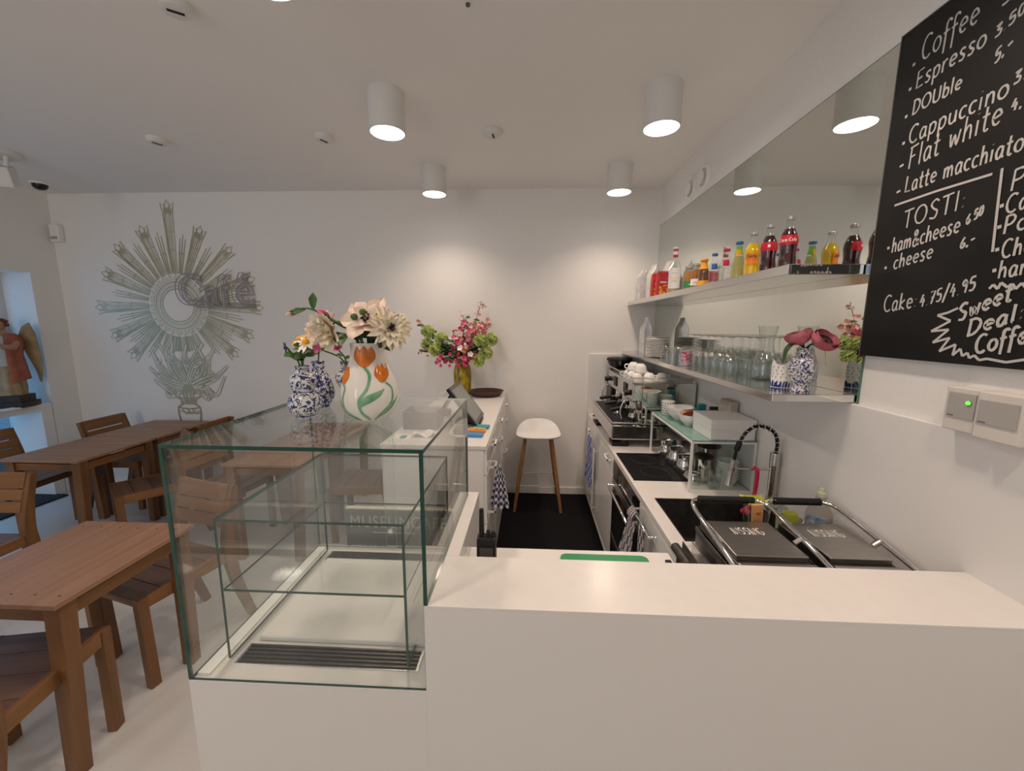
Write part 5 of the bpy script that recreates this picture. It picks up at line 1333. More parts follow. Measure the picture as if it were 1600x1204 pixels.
# upside-down stemmed glasses
wp2 = [(r, z * 1.09) for r, z in resample_prof([(.034, 0), (.0375, .022), (.0385, .045), (.033, .070), (.018, .086), (.006, .093), (.0042, .105), (.0040, .140), (.006, .155), (.014, .1605), (.033, .164), (.0335, .1665)], 5)]
wg0 = thing('stemmed_glass', 'glass', 'glass', (0, 0, 0), 0, 'stemmed glasses turned upside down'); g = G(); g.lathe(wp2, 24, cap0=False, cap1=True); g.lathe([(max(r - .0022, .001), z - .003) for r, z in wp2 if .004 < z < .088], 24, cap0=False, cap1=True); obj('glass_body', g, M['clear'], wg0, sharp=60)
rows = [('front', .925, 7, 2.305), ('middle', 1.000, 8, 2.300), ('mirror-side', 1.058, 7, 2.29)]
first = True
for rn, x, n, y0 in rows:
    for k in range(n):
        y = y0 - .083 * k
        if rn == 'front' and y < 1.86: continue
        if rn != 'front' and y < 1.80: continue
        o = wg0 if first else dup(wg0, (x, y, SL)); first = False
        o.location = (x, y, SL); o['label'] = 'upside-down stemmed glass, %s row, %s from the plate end' % (rn, ORD[k])
M['cup_grey'] = mat('lilac_grey_cup', (0.45, 0.40, 0.43), 0.35)
M['cup_print'] = noise_mat('cup_print', (0.50, 0.03, 0.08), (0.45, 0.40, 0.43), 60, .4, lo=.46, hi=.54)
t = thing('printed_cup', 'small cup with pink and red print among the glasses', 'cup', (.893, 2.33, SL))
g = G(); g.lathe([(.026, 0), (.030, .003), (.034, .088), (.032, .088), (.028, .006)], 28); obj('cup_body', g, M['cup_grey'], t)
g = G(); a = radians(face(.893, 2.33)); g.lathe([(.0325, .022), (.0345, .078)], 20, cap0=False, cap1=False, a0=a - 1.2, a1=a + 1.2); obj('label_print', g, M['cup_print'], t)
g = G(); g.lathe([(.0345, .0805), (.0350, .089)], 24, cap0=False, cap1=False); obj('rim_band', g, M['dispgrey'], t)
# carafe
cp = resample_prof([(.046, 0), (.050, .004), (.052, .030), (.047, .075), (.034, .115), (.026, .150), (.026, .165), (.032, .195), (.038, .228)], 5)
t = thing('carafe', 'tall clear glass carafe standing at the end of the glasses', 'carafe', (1.012, 1.765, SL)); g = G(); g.lathe(cp, 36, cap0=True, cap1=False); g.lathe([(r - .0028, z) for r, z in cp if z > .006], 36, cap0=True, cap1=False); obj('carafe_body', g, M['clear'], t, sharp=60)
# white pierced lantern with blue foot
lp = [(.036, 0), (.036, .004), (.036, .082)]
t = thing('tealight_holder', 'white pierced porcelain tealight holder with blue painted foot', 'candle holder', (.955, 1.545, SL))
g = G(); n = 32
R = []
for j in range(9):
    z = .105 * j / 8; R.append([((.037) * cos(2*pi*i/n), .037 * sin(2*pi*i/n), z if j < 7 else z - (.022 * abs(sin(4 * pi * i / n)) if j == 8 else .004)) for i in range(n)])
g.rings(R, True, True, False); obj('holder_body', g, M['porcelain'], t)
g = G()
for k in range(14):
    a = 2*pi*k/14
    for j, z in enumerate((.040, .052, .064, .076)):
        c = Vector((.0374*cos(a + (j % 2) * .12), .0374*sin(a + (j % 2) * .12), z)); g.ball(tuple(c), .0028, 6, 4)
obj('pierced_hole', g, M['dispgrey'], t)
g = G(); rr_ = random.Random(3)
for k in range(60):
    a = rr_.uniform(0, 2*pi); h = rr_.uniform(.008, .026); g.beam((.0374*cos(a), .0374*sin(a), .002), (.0376*cos(a + .08), .0376*sin(a + .08), h), .005, .0012, (-sin(a), cos(a), 0))
obj('painted_grass', g, M['bluepaint'], t)
# Delft vase with dusty pink poppies
PX, PY = .945, 1.425
bp = [(.028, 0), (.029, .003), (.024, .018), (.026, .032), (.038, .056), (.0435, .082), (.040, .104), (.026, .122), (.018, .130), (.019, .142), (.025, .153)]
turned('delft_vase', 'blue and white Delft vase holding two pink poppies on lower shelf', (PX, PY, SL), bp, M['delft_small'], dz=((.122, .001), (.126, .001), (.034, .001), (.004, .001)))
def poppy(label, tip, d, leafd):
    t = thing('poppy', label, 'flower', (PX, PY, SL), 0, 'poppies in the Delft vase'); tp_ = Vector(tip) - Vector((PX, PY, SL))
    stemtube(t, [(0, 0, .04), (tp_.x*.2, tp_.y*.2, .155), tp_], .0032, M['leaf_dark'])
    d = Vector(d).normalized(); x = d.orthogonal().normalized(); y = d.cross(x); R = .042
    g = G()
    for layer in (0, 1):          # two rounds of broad overlapping petals forming a bowl
        for k in range(4):
            a0 = 2*pi*k/4 + layer * pi/4
            def fn(u, v, a0=a0, layer=layer):
                a = a0 + (u - .5) * 1.9 * (1 - .12 * v); r = R * (1 - .12 * layer) * (.06 + .94 * sin(v * pi * .55)) ; h = R * (1.05 * v ** 1.6) * (1 + .10 * layer)
                edge = 1 - .16 * abs(2*u - 1) ** 3 * v; w = .05 * sin(9*u + k_ * 2 + layer) * v
                return tp_ + (x * cos(a) + y * sin(a)) * r * (1 + w) + d * (h * edge - .012)
            k_ = k; g.surf(fn, 10, 8)
    b = obj('blossom', g, M['poppy'], t, sharp=80)
    g = G(); g.ball(tuple(tp_ + d * .012), .012, 12, 8)
    for k in range(26):
        a = 2*pi*k/26; q = tp_ + (x*cos(a) + y*sin(a)) * .021 + d * .022; g.tube([tp_, q], .0014, 4); g.ball(tuple(q), .0036, 6, 4)
    obj('centre', g, M['dark_eye'], b, sharp=80)
    g = G()
    s = Vector(leafd); base = Vector((0, 0, .150)); P = spline([base, base + s * .030 + Vector((0, 0, .022)), base + s * .058 + Vector((0, 0, .0)), base + s * .068 + Vector((0, 0, -.055))], 6)
    sd = s.cross(Vector((0, 0, 1))).normalized(); n = len(P)
    g.rings([[P[i] + sd * .021 * sin(pi * (i + .6) / (n + .2)) , P[i] + Vector((0, 0, .004)), P[i] - sd * .021 * sin(pi * (i + .6) / (n + .2))] for i in range(n)], False)
    obj('leaf', g, M['leaf_dark'], t, sharp=80)
poppy('pink poppy leaning left in the Delft vase, seen from the side', (.930, 1.425, 1.548), (-.30, .15, .9), (-.95, .1, 0))
poppy('pink poppy on right in the Delft vase, dark centre showing', (.968, 1.385, 1.540), (.22, -.62, .70), (.75, -.55, 0))
# ================================================================== espresso machine
ZW = 0.80
em = thing('espresso_machine', 'large polished espresso machine on worktop by the back wall', 'coffee machine', (.83, 2.98, ZW))
def E(g): return g
Y0, Y1 = -.40, .42       # near and far ends
for x in (-.19, .18):
    for y in (Y0 + .08, Y1 - .08): g = G(); g.cyl((x, y, 0), (x, y, .05), .022, n=16); obj('foot', g, M['chrome'], em)
g = G(); g.box((-.290, Y0, .05), (.235, Y1, .150), .008); obj('base', g, M['polished'], em)
g = G(); g.box((-.275, Y0 - .0015, .060), (.0, Y0, .138)); obj('base_end_panel', g, M['dark_steel'], em)
g = G(); g.box((-.282, Y0 + .012, .150), (-.02, Y1 - .012, .156)); tr = obj('drip_tray', g, M['black'], em)
g = G()
for k in range(12):
    x = -.272 + k * .021; g.box((x, Y0 + .02, .156), (x + .008, Y1 - .02, .160))
obj('grate', g, M['dark_steel'], tr)
g = G(); g.tube([(-.285, Y0 + .005, .163), (-.03, Y0 + .005, .163)], .006, 8); g.tube([(-.285, Y0 + .005, .163), (-.285, Y1 - .005, .163)], .006, 8); obj('tray_rail', g, M['steel'], em)
g = G(); g.box((-.01, Y0 + .03, .150), (.235, Y1, .30), .006); obj('back_body', g, M['steel'], em)
g = G(); g.box((-.165, Y0 + .01, .300), (.235, Y1, .425), .010); obj('head_body', g, M['steel'], em)
g = G(); g.box((-.10, Y0, .155), (.237, Y0 + .009, .430), .002); obj('side_panel', g, M['mirror'], em)
g = G(); g.box((-.160, Y0 + .003, .312), (-.102, Y0 + .0095, .415), .002); obj('end_cover', g, M['polished'], em)
for y in (-.20, .12): g = G(); g.box((-.172, y - .045, .335), (-.164, y + .045, .405), .003); obj('button_panel', g, M['black'], em)
g = G(); g.box((-.175, Y0, .425), (.237, Y1, .434), .003); tray = obj('cup_tray', g, M['steel'], em)
g = G(); g.tube([(-.165, Y0 + .006, .434), (-.165, Y0 + .006, .462), (.22, Y0 + .006, .462), (.22, Y0 + .006, .434)], .0045, 8); g.tube([(-.168, Y0 + .006, .462), (-.168, Y1 - .01, .462)], .0045, 8); obj('rail', g, M['steel'], tray)
for y in (-.27, -.05, .17):
    g = G(); g.lathe([(.034, .30), (.036, .272), (.036, .250), (.030, .246)], 24, (-.115, y, 0)); g.lathe([(.040, .256), (.040, .238), (.030, .225), (.012, .222)], 24, (-.118, y, 0)); gh = obj('group_head', g, M['chrome'], em)
    g = G(); g.tube([(-.15, y, .242), (-.185, y, .240)], .009, 10); g.tube([(-.118, y - .018, .224), (-.118, y - .020, .205)], .006, 8); g.tube([(-.118, y + .018, .224), (-.118, y + .020, .205)], .006, 8); obj('portafilter', g, M['chrome'], gh)
    g = G(); g.tube([(-.182, y, .240), (-.21, y, .238), (-.275, y, .226)], [.010, .014, .012], 12); obj('handle', g, M['black'], gh)
for y in (Y0 + .06, Y1 - .06):
    g = G(); g.tube(spline([(-.14, y, .31), (-.20, y, .30), (-.225, y, .24), (-.215, y, .17)], 5), .0055, 8); w = obj('steam_wand', g, M['chrome'], em)
    g = G(); g.tube([(-.166, y, .36), (-.205, y, .355)], .019, 14); obj('knob', g, M['black'], w)
# loose gear on the drip tray
def pitcher(name, label, x, y, z, r=.045, h=.10, rz=0.0, group='steel milk jugs', handle=True):
    t = thing(name, label, 'jug', (x, y, z), rz, group); pr = resample_prof([(r * .92, 0), (r, .004), (r * 1.02, h * .35), (r * .78, h * .72), (r * .80, h * .92), (r * .90, h)], 4)
    g = G(); g.lathe(pr + [(q - .0025, zz) for q, zz in reversed(pr) if zz > .01], 32, cap1=True); obj('jug_body', g, M['polished'], t, sharp=50)
    if handle:
        g = G(); g.tube(spline([(0, -r * .80, h * .90), (0, -r * 1.55, h * .80), (0, -r * 1.5, h * .35), (0, -r * .98, h * .22)], 5), .0042, 8); obj('handle', g, M['polished'], t)
    g = G(); g.poly([(-.012, r * .84, h), (.012, r * .84, h), (.0, r * 1.12, h + .006)]); g.poly([(-.012, r * .84, h), (.0, r * 1.12, h + .006), (.0, r * .86, h * .78)]); g.poly([(.012, r * .84, h), (.0, r * .86, h * .78), (.0, r * 1.12, h + .006)]); obj('spout', g, M['polished'], t)
    return t
pitcher('milk_jug', 'small steel jug on the drip tray of the espresso machine', .71, 2.72, ZW + .161, .032, .055, 1.2, handle=True)
t = thing('tamper', 'steel coffee tamper with black handle on the drip tray', 'tamper', (.635, 2.86, ZW + .161))
g = G(); g.lathe([(.029, 0), (.029, .012), (.010, .018), (.008, .03)], 24); obj('base', g, M['chrome'], t)
g = G(); g.lathe([(.008, .028), (.014, .045), (.015, .07), (.009, .085)], 20); obj('handle', g, M['black'], t)
t = thing('spoon_holder', 'steel cup of long spoons standing on the drip tray', 'spoon holder', (.735, 2.635, ZW + .161))
g = G(); g.lathe([(.030, 0), (.032, .003), (.034, .085), (.031, .085), (.029, .006)], 24); obj('cup_body', g, M['polished'], t)
rs = random.Random(5)
for k in range(9):
    a = 2*pi*k/9; g = G(); tipp = Vector((.048*cos(a), .048*sin(a), .135 + rs.uniform(0, .03))); g.tube([(.012*cos(a), .012*sin(a), .01), tipp], .0022, 6); g.ball(tuple(tipp), (.009, .005, .014), 10, 6); obj('spoon', g, M['chrome'], t)
# cups on top of the machine
def cup0(name, label, x, y, z, rz, group):
    t = thing(name, label, 'cup', (x, y, z), rz, group); pr = resample_prof([(.041, 0), (.040, .015), (.034, .038), (.022, .052), (.018, .055)], 4)
    g = G(); g.lathe(pr, 28, cap0=False, cap1=True); g.lathe([(r - .003, zz - .004) for r, zz in pr if zz > .004], 28, cap0=False); obj('cup_body', g, M['porcelain'], t, sharp=60)
    g = G(); g.tube(spline([(.036, 0, .040), (.056, 0, .036), (.056, 0, .016), (.040, 0, .010)], 5), .004, 8); obj('handle', g, M['porcelain'], t); return t
CUPS = [(.70, 2.645, 0, 3.6, 'nearest corner of the cup tray'), (.785, 2.650, 0, -.6, 'beside the corner cup, toward the mirror'), (.70, 2.745, 0, 2.6, 'second along the tray front'), (.785, 2.755, 0, .4, 'in the middle of the tray'),
        (.70, 2.85, 0, 2.8, 'third along the tray front'), (.74, 2.70, .056, 3.3, 'stacked on top near the corner'), (.72, 2.81, .056, 3.0, 'stacked on top, farther back'), (.87, 2.66, 0, .2, 'by the mirror side of the tray')]
c0 = None
for x, y, dz, rz, lb in CUPS:
    if c0 is None: c0 = cup0('coffee_cup', '', x, y, ZW + .4345, rz, 'white cups on the espresso machine'); o = c0
    else: o = dup(c0, (x, y, ZW + .4345 + dz), rz)
    o['label'] = 'upside-down white cup on espresso machine, %s' % lb
# grinder hopper behind
t = thing('coffee_grinder', 'coffee grinder with dark hopper behind the espresso machine', 'grinder', (.775, 3.505, ZW))
g = G(); g.box((-.085, -.085, 0), (.085, .09, .36), .012); obj('grinder_body', g, M['dark_steel'], t)
g = G(); g.lathe([(.045, .36), (.055, .385), (.105, .500)], 32, cap0=False, cap1=False); obj('hopper', g, M['smoke_glass'], t)
g = G(); g.lathe([(.108, .498), (.110, .512), (.100, .520)], 32); obj('lid', g, M['black'], t)
g = G(); g.lathe([(.040, .362), (.050, .385), (.072, .43)], 24); obj('beans', g, M['statue_base'], t)
t = thing('knock_box', 'low black knock box on worktop edge before the espresso machine', 'box', (.59, 3.05, ZW)); t.location = (.587, 2.66, ZW)
g = G(); g.box((-.035, -.06, 0), (.075, .06, .028), .004); obj('box_body', g, M['black'], t)
t = thing('black_tray', 'small black tray at wall end of the worktop', 'tray', (.60, 3.25, ZW)); t.location = (.535, 3.16, ZW)
g = G(); g.box((-.03, -.08, 0), (.055, .08, .02), .003); obj('tray_body', g, M['black'], t); t.location = (.565, 3.22, ZW)
t = thing('coaster', 'round dark coaster at the wall end of the worktop', 'coaster', (.60, 3.50, ZW)); g = G(); g.lathe([(.040, 0), (.042, .004), (.036, .008)], 28); obj('coaster_disc', g, M['woven'], t)

# ================================================================== glass-topped rack and what stands on and under it
RX0, RX1, RY0, RY1, RZ = .772, 1.078, 1.872, 2.515, 1.055
rk = thing('counter_rack', 'white-framed rack with frosted green glass top on the worktop', 'rack', (.925, 2.19, ZW))
def RKb(g, x0, y0, z0, x1, y1, z1): g.box((x0 - .925, y0 - 2.19, z0 - ZW), (x1 - .925, y1 - 2.19, z1 - ZW), .001)
b = .011
for x in (RX0, RX1 - b):
    for y in (RY0, RY1 - b):
        g = G(); RKb(g, x, y, ZW, x + b, y + b, RZ - b); obj('leg', g, M['white_metal'], rk)
g = G()
for z in (RZ - b,):
    RKb(g, RX0, RY0, z, RX0 + b, RY1, z + b); RKb(g, RX1 - b, RY0, z, RX1, RY1, z + b); RKb(g, RX0 + b, RY0, z, RX1 - b, RY0 + b, z + b); RKb(g, RX0 + b, RY1 - b, z, RX1 - b, RY1, z + b)
RKb(g, RX0 + b, RY0, ZW, RX1 - b, RY0 + b, ZW + b)
obj('frame', g, M['white_metal'], rk)
g = G(); RKb(g, RX0 + .003, RY0 - .002, RZ, RX1, RY1, RZ + .006); obj('glass_top', g, M['green_glass'], rk)
g = G(); RKb(g, RX0 + b, RY0 + .003, ZW + b, RX1 - b, RY0 + .007, RZ - b); obj('glass_end', g, M['tint_glass'], rk)
RT = RZ + .0065
def bowl(name, label, x, y, z, r, h, m, group=None, rf=.42):
    t = thing(name, label, 'bowl', (x, y, z), 0, group); pr = resample_prof([(r * rf, 0), (r * (rf + .04), .004), (r * .80, h * .45), (r * .97, h * .85), (r, h)], 4)
    g = G(); g.lathe(pr + [(q - .004, zz + (.003 if zz < .01 else 0)) for q, zz in reversed(pr)], 36, cap1=True); obj('bowl_body', g, m, t, sharp=60); return t
bowl('serving_bowl', 'large white bowl in the middle of the green glass rack', .865, 2.295, RT, .075, .075, M['porcelain'])
t = bowl('serving_bowl', 'white bowl of orange crisps beside the white box', .872, 2.165, RT, .060, .060, M['porcelain'])
rc = random.Random(9)
tc_ = thing('crisps', 'orange crisps heaped in the white bowl on the rack', 'food', (.872, 2.165, RT + .048))
g = G()
for k in range(26):
    a = rc.uniform(0, 6.28); q = rc.uniform(0, .042); g.slab(lambda u, v, a=a, q=q, s=rc.uniform(.012, .02), tz=rc.uniform(-.5, .5), zz=rc.uniform(0, .016) + (.042 - q) * .35: (q*cos(a) + (u - .5)*s*2, q*sin(a) + (v - .5)*s*1.6, zz + .006*sin(3*u + tz) + tz*(u - .5)*s), 4, 4, .0018)
obj('crisp_heap', g, M['crisps'], tc_, sharp=80); tc_['kind'] = 'stuff'
for ch in tc_.children: ch['kind'] = 'stuff'
t = thing('patterned_mug', 'white mug with blue dots at the far front of the rack', 'mug', (.842, 2.425, RT)); g = G(); g.lathe([(.034, 0), (.038, .004), (.039, .085), (.0355, .085), (.034, .008)], 28); obj('mug_body', g, M['porcelain'], t)
g = G()
for k in range(16):
    for j in range(5): a = 2*pi*(k + .5*(j % 2))/16; g.ball((.0392*cos(a), .0392*sin(a), .014 + j*.015), (.003, .003, .004), 6, 4)
obj('painted_dot', g, M['bluepaint'], t)
t = thing('coffee_cup', 'white cup with handle behind the large white bowl', 'cup', (.935, 2.40, RT)); g = G(); g.lathe(resample_prof([(.026, 0), (.036, .012), (.044, .040), (.046, .062)], 4) + [(.0425, .062), (.034, .014), (.01, .008)], 28); obj('cup_body', g, M['porcelain'], t, sharp=60); g = G(); g.tube(spline([(.042, -.01, .050), (.062, -.02, .046), (.060, -.02, .024), (.038, -.01, .018)], 5), .004, 8); obj('handle', g, M['porcelain'], t)
t = thing('blue_pack', 'small blue pack standing behind the bowls on the rack', 'pack', (1.00, 2.33, RT)); g = G(); g.box((-.022, -.018, 0), (.022, .018, .088), .004); obj('pack_body', g, M['teal_card'], t)
t = thing('card_holder', 'small beige holder with a card behind the white box', 'holder', (1.03, 2.235, RT)); g = G(); g.box((-.035, -.018, 0), (.035, .018, .072), .003); obj('holder_body', g, M['beige_tile'], t); g = G(); g.box((-.028, -.006, .070), (.02, -.004, .092)); obj('card', g, M['dark_steel'], t)
t = thing('beige_box', 'tall beige box leaning on the wall behind the white box', 'box', (1.052, 2.12, RT)); g = G(); g.box((-.022, -.055, 0), (.022, .055, .150), .004); obj('box_body', g, M['beige_tile'], t); g = G(); g.tube([(-.0225, .03, .105), (-.0225, 0, .088), (-.0225, -.03, .105)], .0008, 4); obj('emblem', g, M['dispgrey'], t)
t = thing('cardboard_box', 'flat white cardboard box on the green glass rack', 'box', (.955, 1.985, RT), 0.0)
g = G(); g.box((-.095, -.105, 0), (.112, .105, .058), .0015); obj('box_body', g, M['white'], t)
g = G(); g.box((-.097, -.107, .050), (.114, .107, .098), .0015); l = obj('lid', g, M['white'], t)
st_, W_ = strokes('--- -----'); g = G()
for s, sm in st_: stroke2(g, [(.02 + (p[0] / W_ - .5) * .0 + p[1] * .012, -.04 + (p[0] / W_) * .08) for p in s], .0014, lambda u, v: (u, v, .0983))
obj('lid_mark', g, M['dispgrey'], l, recalc=False)
# under the rack
for x, y, r, h, lb, rz in ((.845, 2.42, .042, .10, 'far steel milk jug under the rack', 2.6), (.850, 2.27, .044, .11, 'steel milk jug under the rack, second from far end', 2.8), (.852, 2.14, .044, .105, 'steel milk jug under the middle of rack', 2.4)):
    pitcher('milk_jug', lb, x, y, ZW, r, h, rz, 'steel milk jugs under the rack')
pitcher('milk_jug', 'small steel jug just inside the near rack leg', .842, 1.985, ZW, .026, .060, 1.9, 'steel milk jugs under the rack')
t = thing('steel_canister', 'tall steel canister with black lid under the rack', 'canister', (.905, 2.035, ZW)); g = G(); g.lathe([(.040, 0), (.042, .004), (.042, .125)], 32); obj('canister_body', g, M['polished'], t); g = G(); g.lathe([(.044, .122), (.045, .136), (.040, .140)], 32); obj('lid', g, M['black'], t)
t = thing('steel_canister', 'steel canister with wide black lid farther under the rack', 'canister', (.985, 2.16, ZW)); g = G(); g.lathe([(.044, 0), (.046, .004), (.046, .145)], 32); obj('canister_body', g, M['polished'], t); g = G(); g.lathe([(.060, .145), (.062, .152), (.030, .162)], 32); obj('lid', g, M['black'], t)
t = thing('water_glass', 'clear water glass standing under the near end of rack', 'glass', (.915, 1.925, ZW)); g = G(); g.lathe([(.026, 0), (.028, .004), (.033, .100)], 28, cap1=False); g.lathe([(.022, .010), (.0245, .012), (.0305, .100)], 28, cap1=False); obj('glass_body', g, M['clear'], t, sharp=60)
bw0 = None
for k in range(6):
    if bw0 is None: bw0 = bowl('small_bowl', '', 1.005, 1.985, ZW, .054, .045, M['pale_white'] if 'pale_white' in M else M['porcelain'], 'stacked bowls under the rack', .6); o = bw0
    else: o = dup(bw0, (1.005, 1.985, ZW + .0165 * k))
    o['label'] = 'white bowl stacked under the rack, %s from the bottom' % ORD[k]

# ================================================================== spring tap
FX_, FY_ = 1.058, 1.700
tp_ = thing('kitchen_tap', 'tall spring-neck kitchen tap behind the sink', 'tap', (FX_, FY_, ZW))
g = G(); g.lathe([(.030, 0), (.030, .012), (.022, .022), (.021, .060)], 28); g.box((-.028, -.085, .012), (.026, -.012, .052), .004); obj('base', g, M['steel'], tp_)
g = G(); g.lathe([(.0175, .055), (.0185, .09), (.0185, .195), (.0195, .20), (.0195, .262)], 28); obj('column', g, M['steel'], tp_)
g = G()
for k in range(9): g.lathe([(.0196, .205 + k*.0062), (.0204, .208 + k*.0062), (.0196, .211 + k*.0062)], 24, cap0=False, cap1=False)
obj('ribs', g, M['steel'], tp_)
hose = spline([(0, 0, .26), (.002, 0, .30), (-.012, 0, .345), (-.05, 0, .372), (-.098, 0, .375), (-.135, 0, .345), (-.155, 0, .305)], 10)
g = G(); g.tube(hose, .0068, 10); obj('hose', g, M['black'], tp_)
g = G(); sp_ = []; Ltot = len(hose) - 1; turns = 12; X_ = Vector((0, 1, 0))
for i in range(turns * 14 + 1):
    q = i / (turns * 14) * Ltot; k = int(min(q, Ltot - 1)); p = lerp(hose[k], hose[k + 1], q - k); d = (hose[min(k + 1, Ltot)] - hose[k]).normalized(); n_ = d.cross(X_).normalized(); a = 2*pi*i/14
    sp_.append(p + (X_ * cos(a) + n_ * sin(a)) * .0115)
g.tube(sp_, .0017, 6); obj('spring', g, M['chrome'], tp_)
g = G(); g.tube([(-.155, 0, .305), (-.166, 0, .27)], .012, 14); g.tube([(-.166, 0, .27), (-.171, 0, .228)], .0065, 10); obj('collar', g, M['black'], tp_)
g = G(); g.tube([(-.1715, 0, .225), (-.176, 0, .18), (-.184, 0, .125), (-.186, 0, .112)], [.012, .013, .015, .018], 18); obj('spray_head', g, M['steel'], tp_)
g = G(); g.tube([(-.015, 0, .185), (-.165, 0, .185)], .0048, 8); g.lathe([(.018, -.008), (.018, .008)], 20, (-.174, 0, .187)); obj('support_arm', g, M['steel'], tp_)
g = G(); g.tube([(.0, -.02, .05), (.012, -.06, .085)], .006, 8); obj('lever', g, M['chrome'], tp_)
t = thing('dish_brush', 'hot pink washing-up brush hanging from the tap arm', 'brush', (FX_ - .088, FY_ - .012, ZW + .185))
g = G(); g.tube(spline([(0, .005, .012), (.004, -.012, .006), (.006, -.014, -.03), (.0, -.016, -.10), (-.016, -.018, -.15), (-.03, -.02, -.165)], 6), [.006] * 5 + [.0072] * 25 + [.008], 10) if False else g.tube(spline([(0, .005, .012), (.004, -.012, .006), (.006, -.014, -.03), (.0, -.016, -.10), (-.016, -.018, -.15), (-.03, -.02, -.165)], 6), .0075, 10); obj('handle', g, M['pink_brush'], t)
g = G(); g.ball((-.034, -.022, -.178), (.022, .016, .016), 14, 8); obj('brush_head', g, M['pink_brush'], t)
t = thing('utensil_cup', 'clear cup with wooden brush and green cloth behind the grill', 'cup', (.905, 1.462, .80)); t.location = (.815, 1.384, ZW)
g = G(); g.lathe([(.030, 0), (.031, .004), (.047, .200)], 28, cap1=False); obj('cup_body', g, M['clear'], t, sharp=60)
g = G(); g.slab(lambda u, v: ((u - .5) * .082, (v - .5) * .070 + .012, .176 + .024 * cos(5 * u) * (1 - abs(2 * v - 1)) + .01 * sin(7 * v)), 10, 8, .005); obj('cloth', g, M['yellow_sponge'], t, sharp=80)
t = thing('wooden_brush', 'flat wooden brush handle standing against the grill', 'brush', (.785, 1.335, ZW + .03))
g = G(); g.beam((.012, .0, .0), (.0, -.006, .165), .030, .010, (1, 0, 0), .003, .040); obj('handle', g, M['kraft'], t)
g = G(); g.ball((.004, -.011, .135), (.0075, .003, .0075), 10, 6); obj('knot', g, M['crisps'], t)
t = thing('washing_up_bottle', 'half-empty washing-up liquid bottle by the wall', 'bottle', (1.034, 1.384, ZW))
bp_ = resample_prof([(.038, 0), (.040, .005), (.040, .105), (.038, .145), (.022, .180), (.0165, .187), (.0165, .205)], 4)
g = G(); g.lathe(bp_, 28); obj('bottle_body', g, M['soap_plastic'], t, sharp=60)
g = G(); g.lathe([(max(r - .002, .001), z) for r, z in bp_ if .003 < z < .088], 28); obj('soap', g, M['soap_amber'], t)
g = G(); a = radians(face(1.04, 1.39)); g.lathe([(.0408, .06), (.0408, .105), (.0388, .142)], 16, cap0=False, cap1=False, a0=a - 1.0, a1=a + .75); obj('bottle_label', g, M['soap_blue'], t, recalc=False)
g = G(); g.lathe([(.012, .205), (.012, .219), (.008, .221), (.006, .235)], 20); obj('cap', g, M['pale_green'], t)
t = thing('scrub_bowl', 'pale green tub beside the washing-up bottle', 'tub', (.978, 1.378, ZW + .03)); t.location = (.935, 1.384, ZW); g = G(); g.lathe([(.036, 0), (.038, .004), (.042, .120), (.039, .120), (.035, .008)], 28); obj('tub_body', g, M['pale_green'], t); g = G(); g.box((-.02, -.016, .08), (.02, .016, .145), .006); obj('sponge', g, M['yellow_sponge'], t)

# ================================================================== two contact grills
def grill(label, xc, yc, w):
    t = thing('contact_grill', label, 'contact grill', (xc, yc, ZW + .0055), 0, 'contact grills behind the bar'); h = w / 2; Z = .028
    for sx in (-1, 1):
        for sy in (-1, 1):
            g = G(); g.cyl((sx*(h - .03), sy*.13, 0), (sx*(h - .03), sy*.13, .03), .014, n=14); obj('foot', g, M['black'], t)
    g = G(); g.box((-h + .012, -.17, .03), (h - .012, .155, .080), .005); obj('base', g, M['dark_steel'], t)
    g = G(); g.box((-h + .012, -.14, .080), (h - .012, .160, .096), .002); obj('lower_plate', g, M['dark_steel'], t)
    g = G(); g.box((-h + .016, -.115, .099), (h - .018, .135, .128), .004); up = obj('upper_plate', g, M['dark_steel'], t)
    g = G(); g.box((-h + .020, -.10, .128), (h - .024, .105, .144), .002); cv = obj('cover', g, M['grill_steel'], up)
    g = G(); g.box((-h + .016, -.172, .100), (h - .016, -.118, .134), .003); obj('hinge_cover', g, M['grill_steel'], t)
    # stamped letters, read from the other side
    g = G(); rr = random.Random(2); stt, W = strokes('INSSING'); tx = .095
    for s, sm in stt: stroke2(g, [(-.048 + p[0] / W * tx, .020 + p[1] * .042) for p in (spline(s, 3) if sm and 2 < len(s) < 12 else [Vector(q) for q in s])], .0030, lambda u, v: (u, v, .1443))
    obj('stamped_lettering', g, M['napkin'], cv, recalc=False)
    # chrome lift handle: pivots on both sides near the bar, black grip on the working side
    hx = h + .006
    P = [(-hx, -.19, .128), (-hx, -.06, .150), (-hx - .002, .10, .172), (-hx + .006, .165, .180), (-hx + .03, .188, .183)]
    left = spline(P, 5); right = [Vector((-p.x, p.y, p.z)) for p in reversed(left)]
    g = G(); g.tube(left + right, .0072, 10); hd = obj('handle', g, M['chrome'], t)
    g = G(); g.tube([(-hx + .035, .188, .183), (hx - .035, .188, .183)], .0125, 14); obj('grip', g, M['black'], hd)
    g = G()
    for s in (-1, 1): g.tube([(s*hx, -.02, .155), (s*(hx - .02), -.02, .140)], .009, 10); g.box((s*(hx - .014) - .01, -.185, .06), (s*(hx - .014) + .01, -.15, .14), .003)
    obj('bracket', g, M['steel'], t)
    return t
grill('left contact grill with chrome handle, nearer the worktop opening', .700, 1.185, .248)
grill('right contact grill with chrome handle, against the right wall', .945, 1.185, .215)
t = thing('steel_bin', 'narrow steel tray beside the left contact grill', 'tray', (.585, 1.20, ZW - .028)); t.location = (.556, 1.21, ZW + .0055)
g = G(); g.box((-.018, -.11, 0), (.018, .11, .004)); g.box((-.018, -.11, .004), (-.015, .11, .05)); g.box((.015, -.11, .004), (.018, .11, .05)); obj('tray_body', g, M['steel'], t)
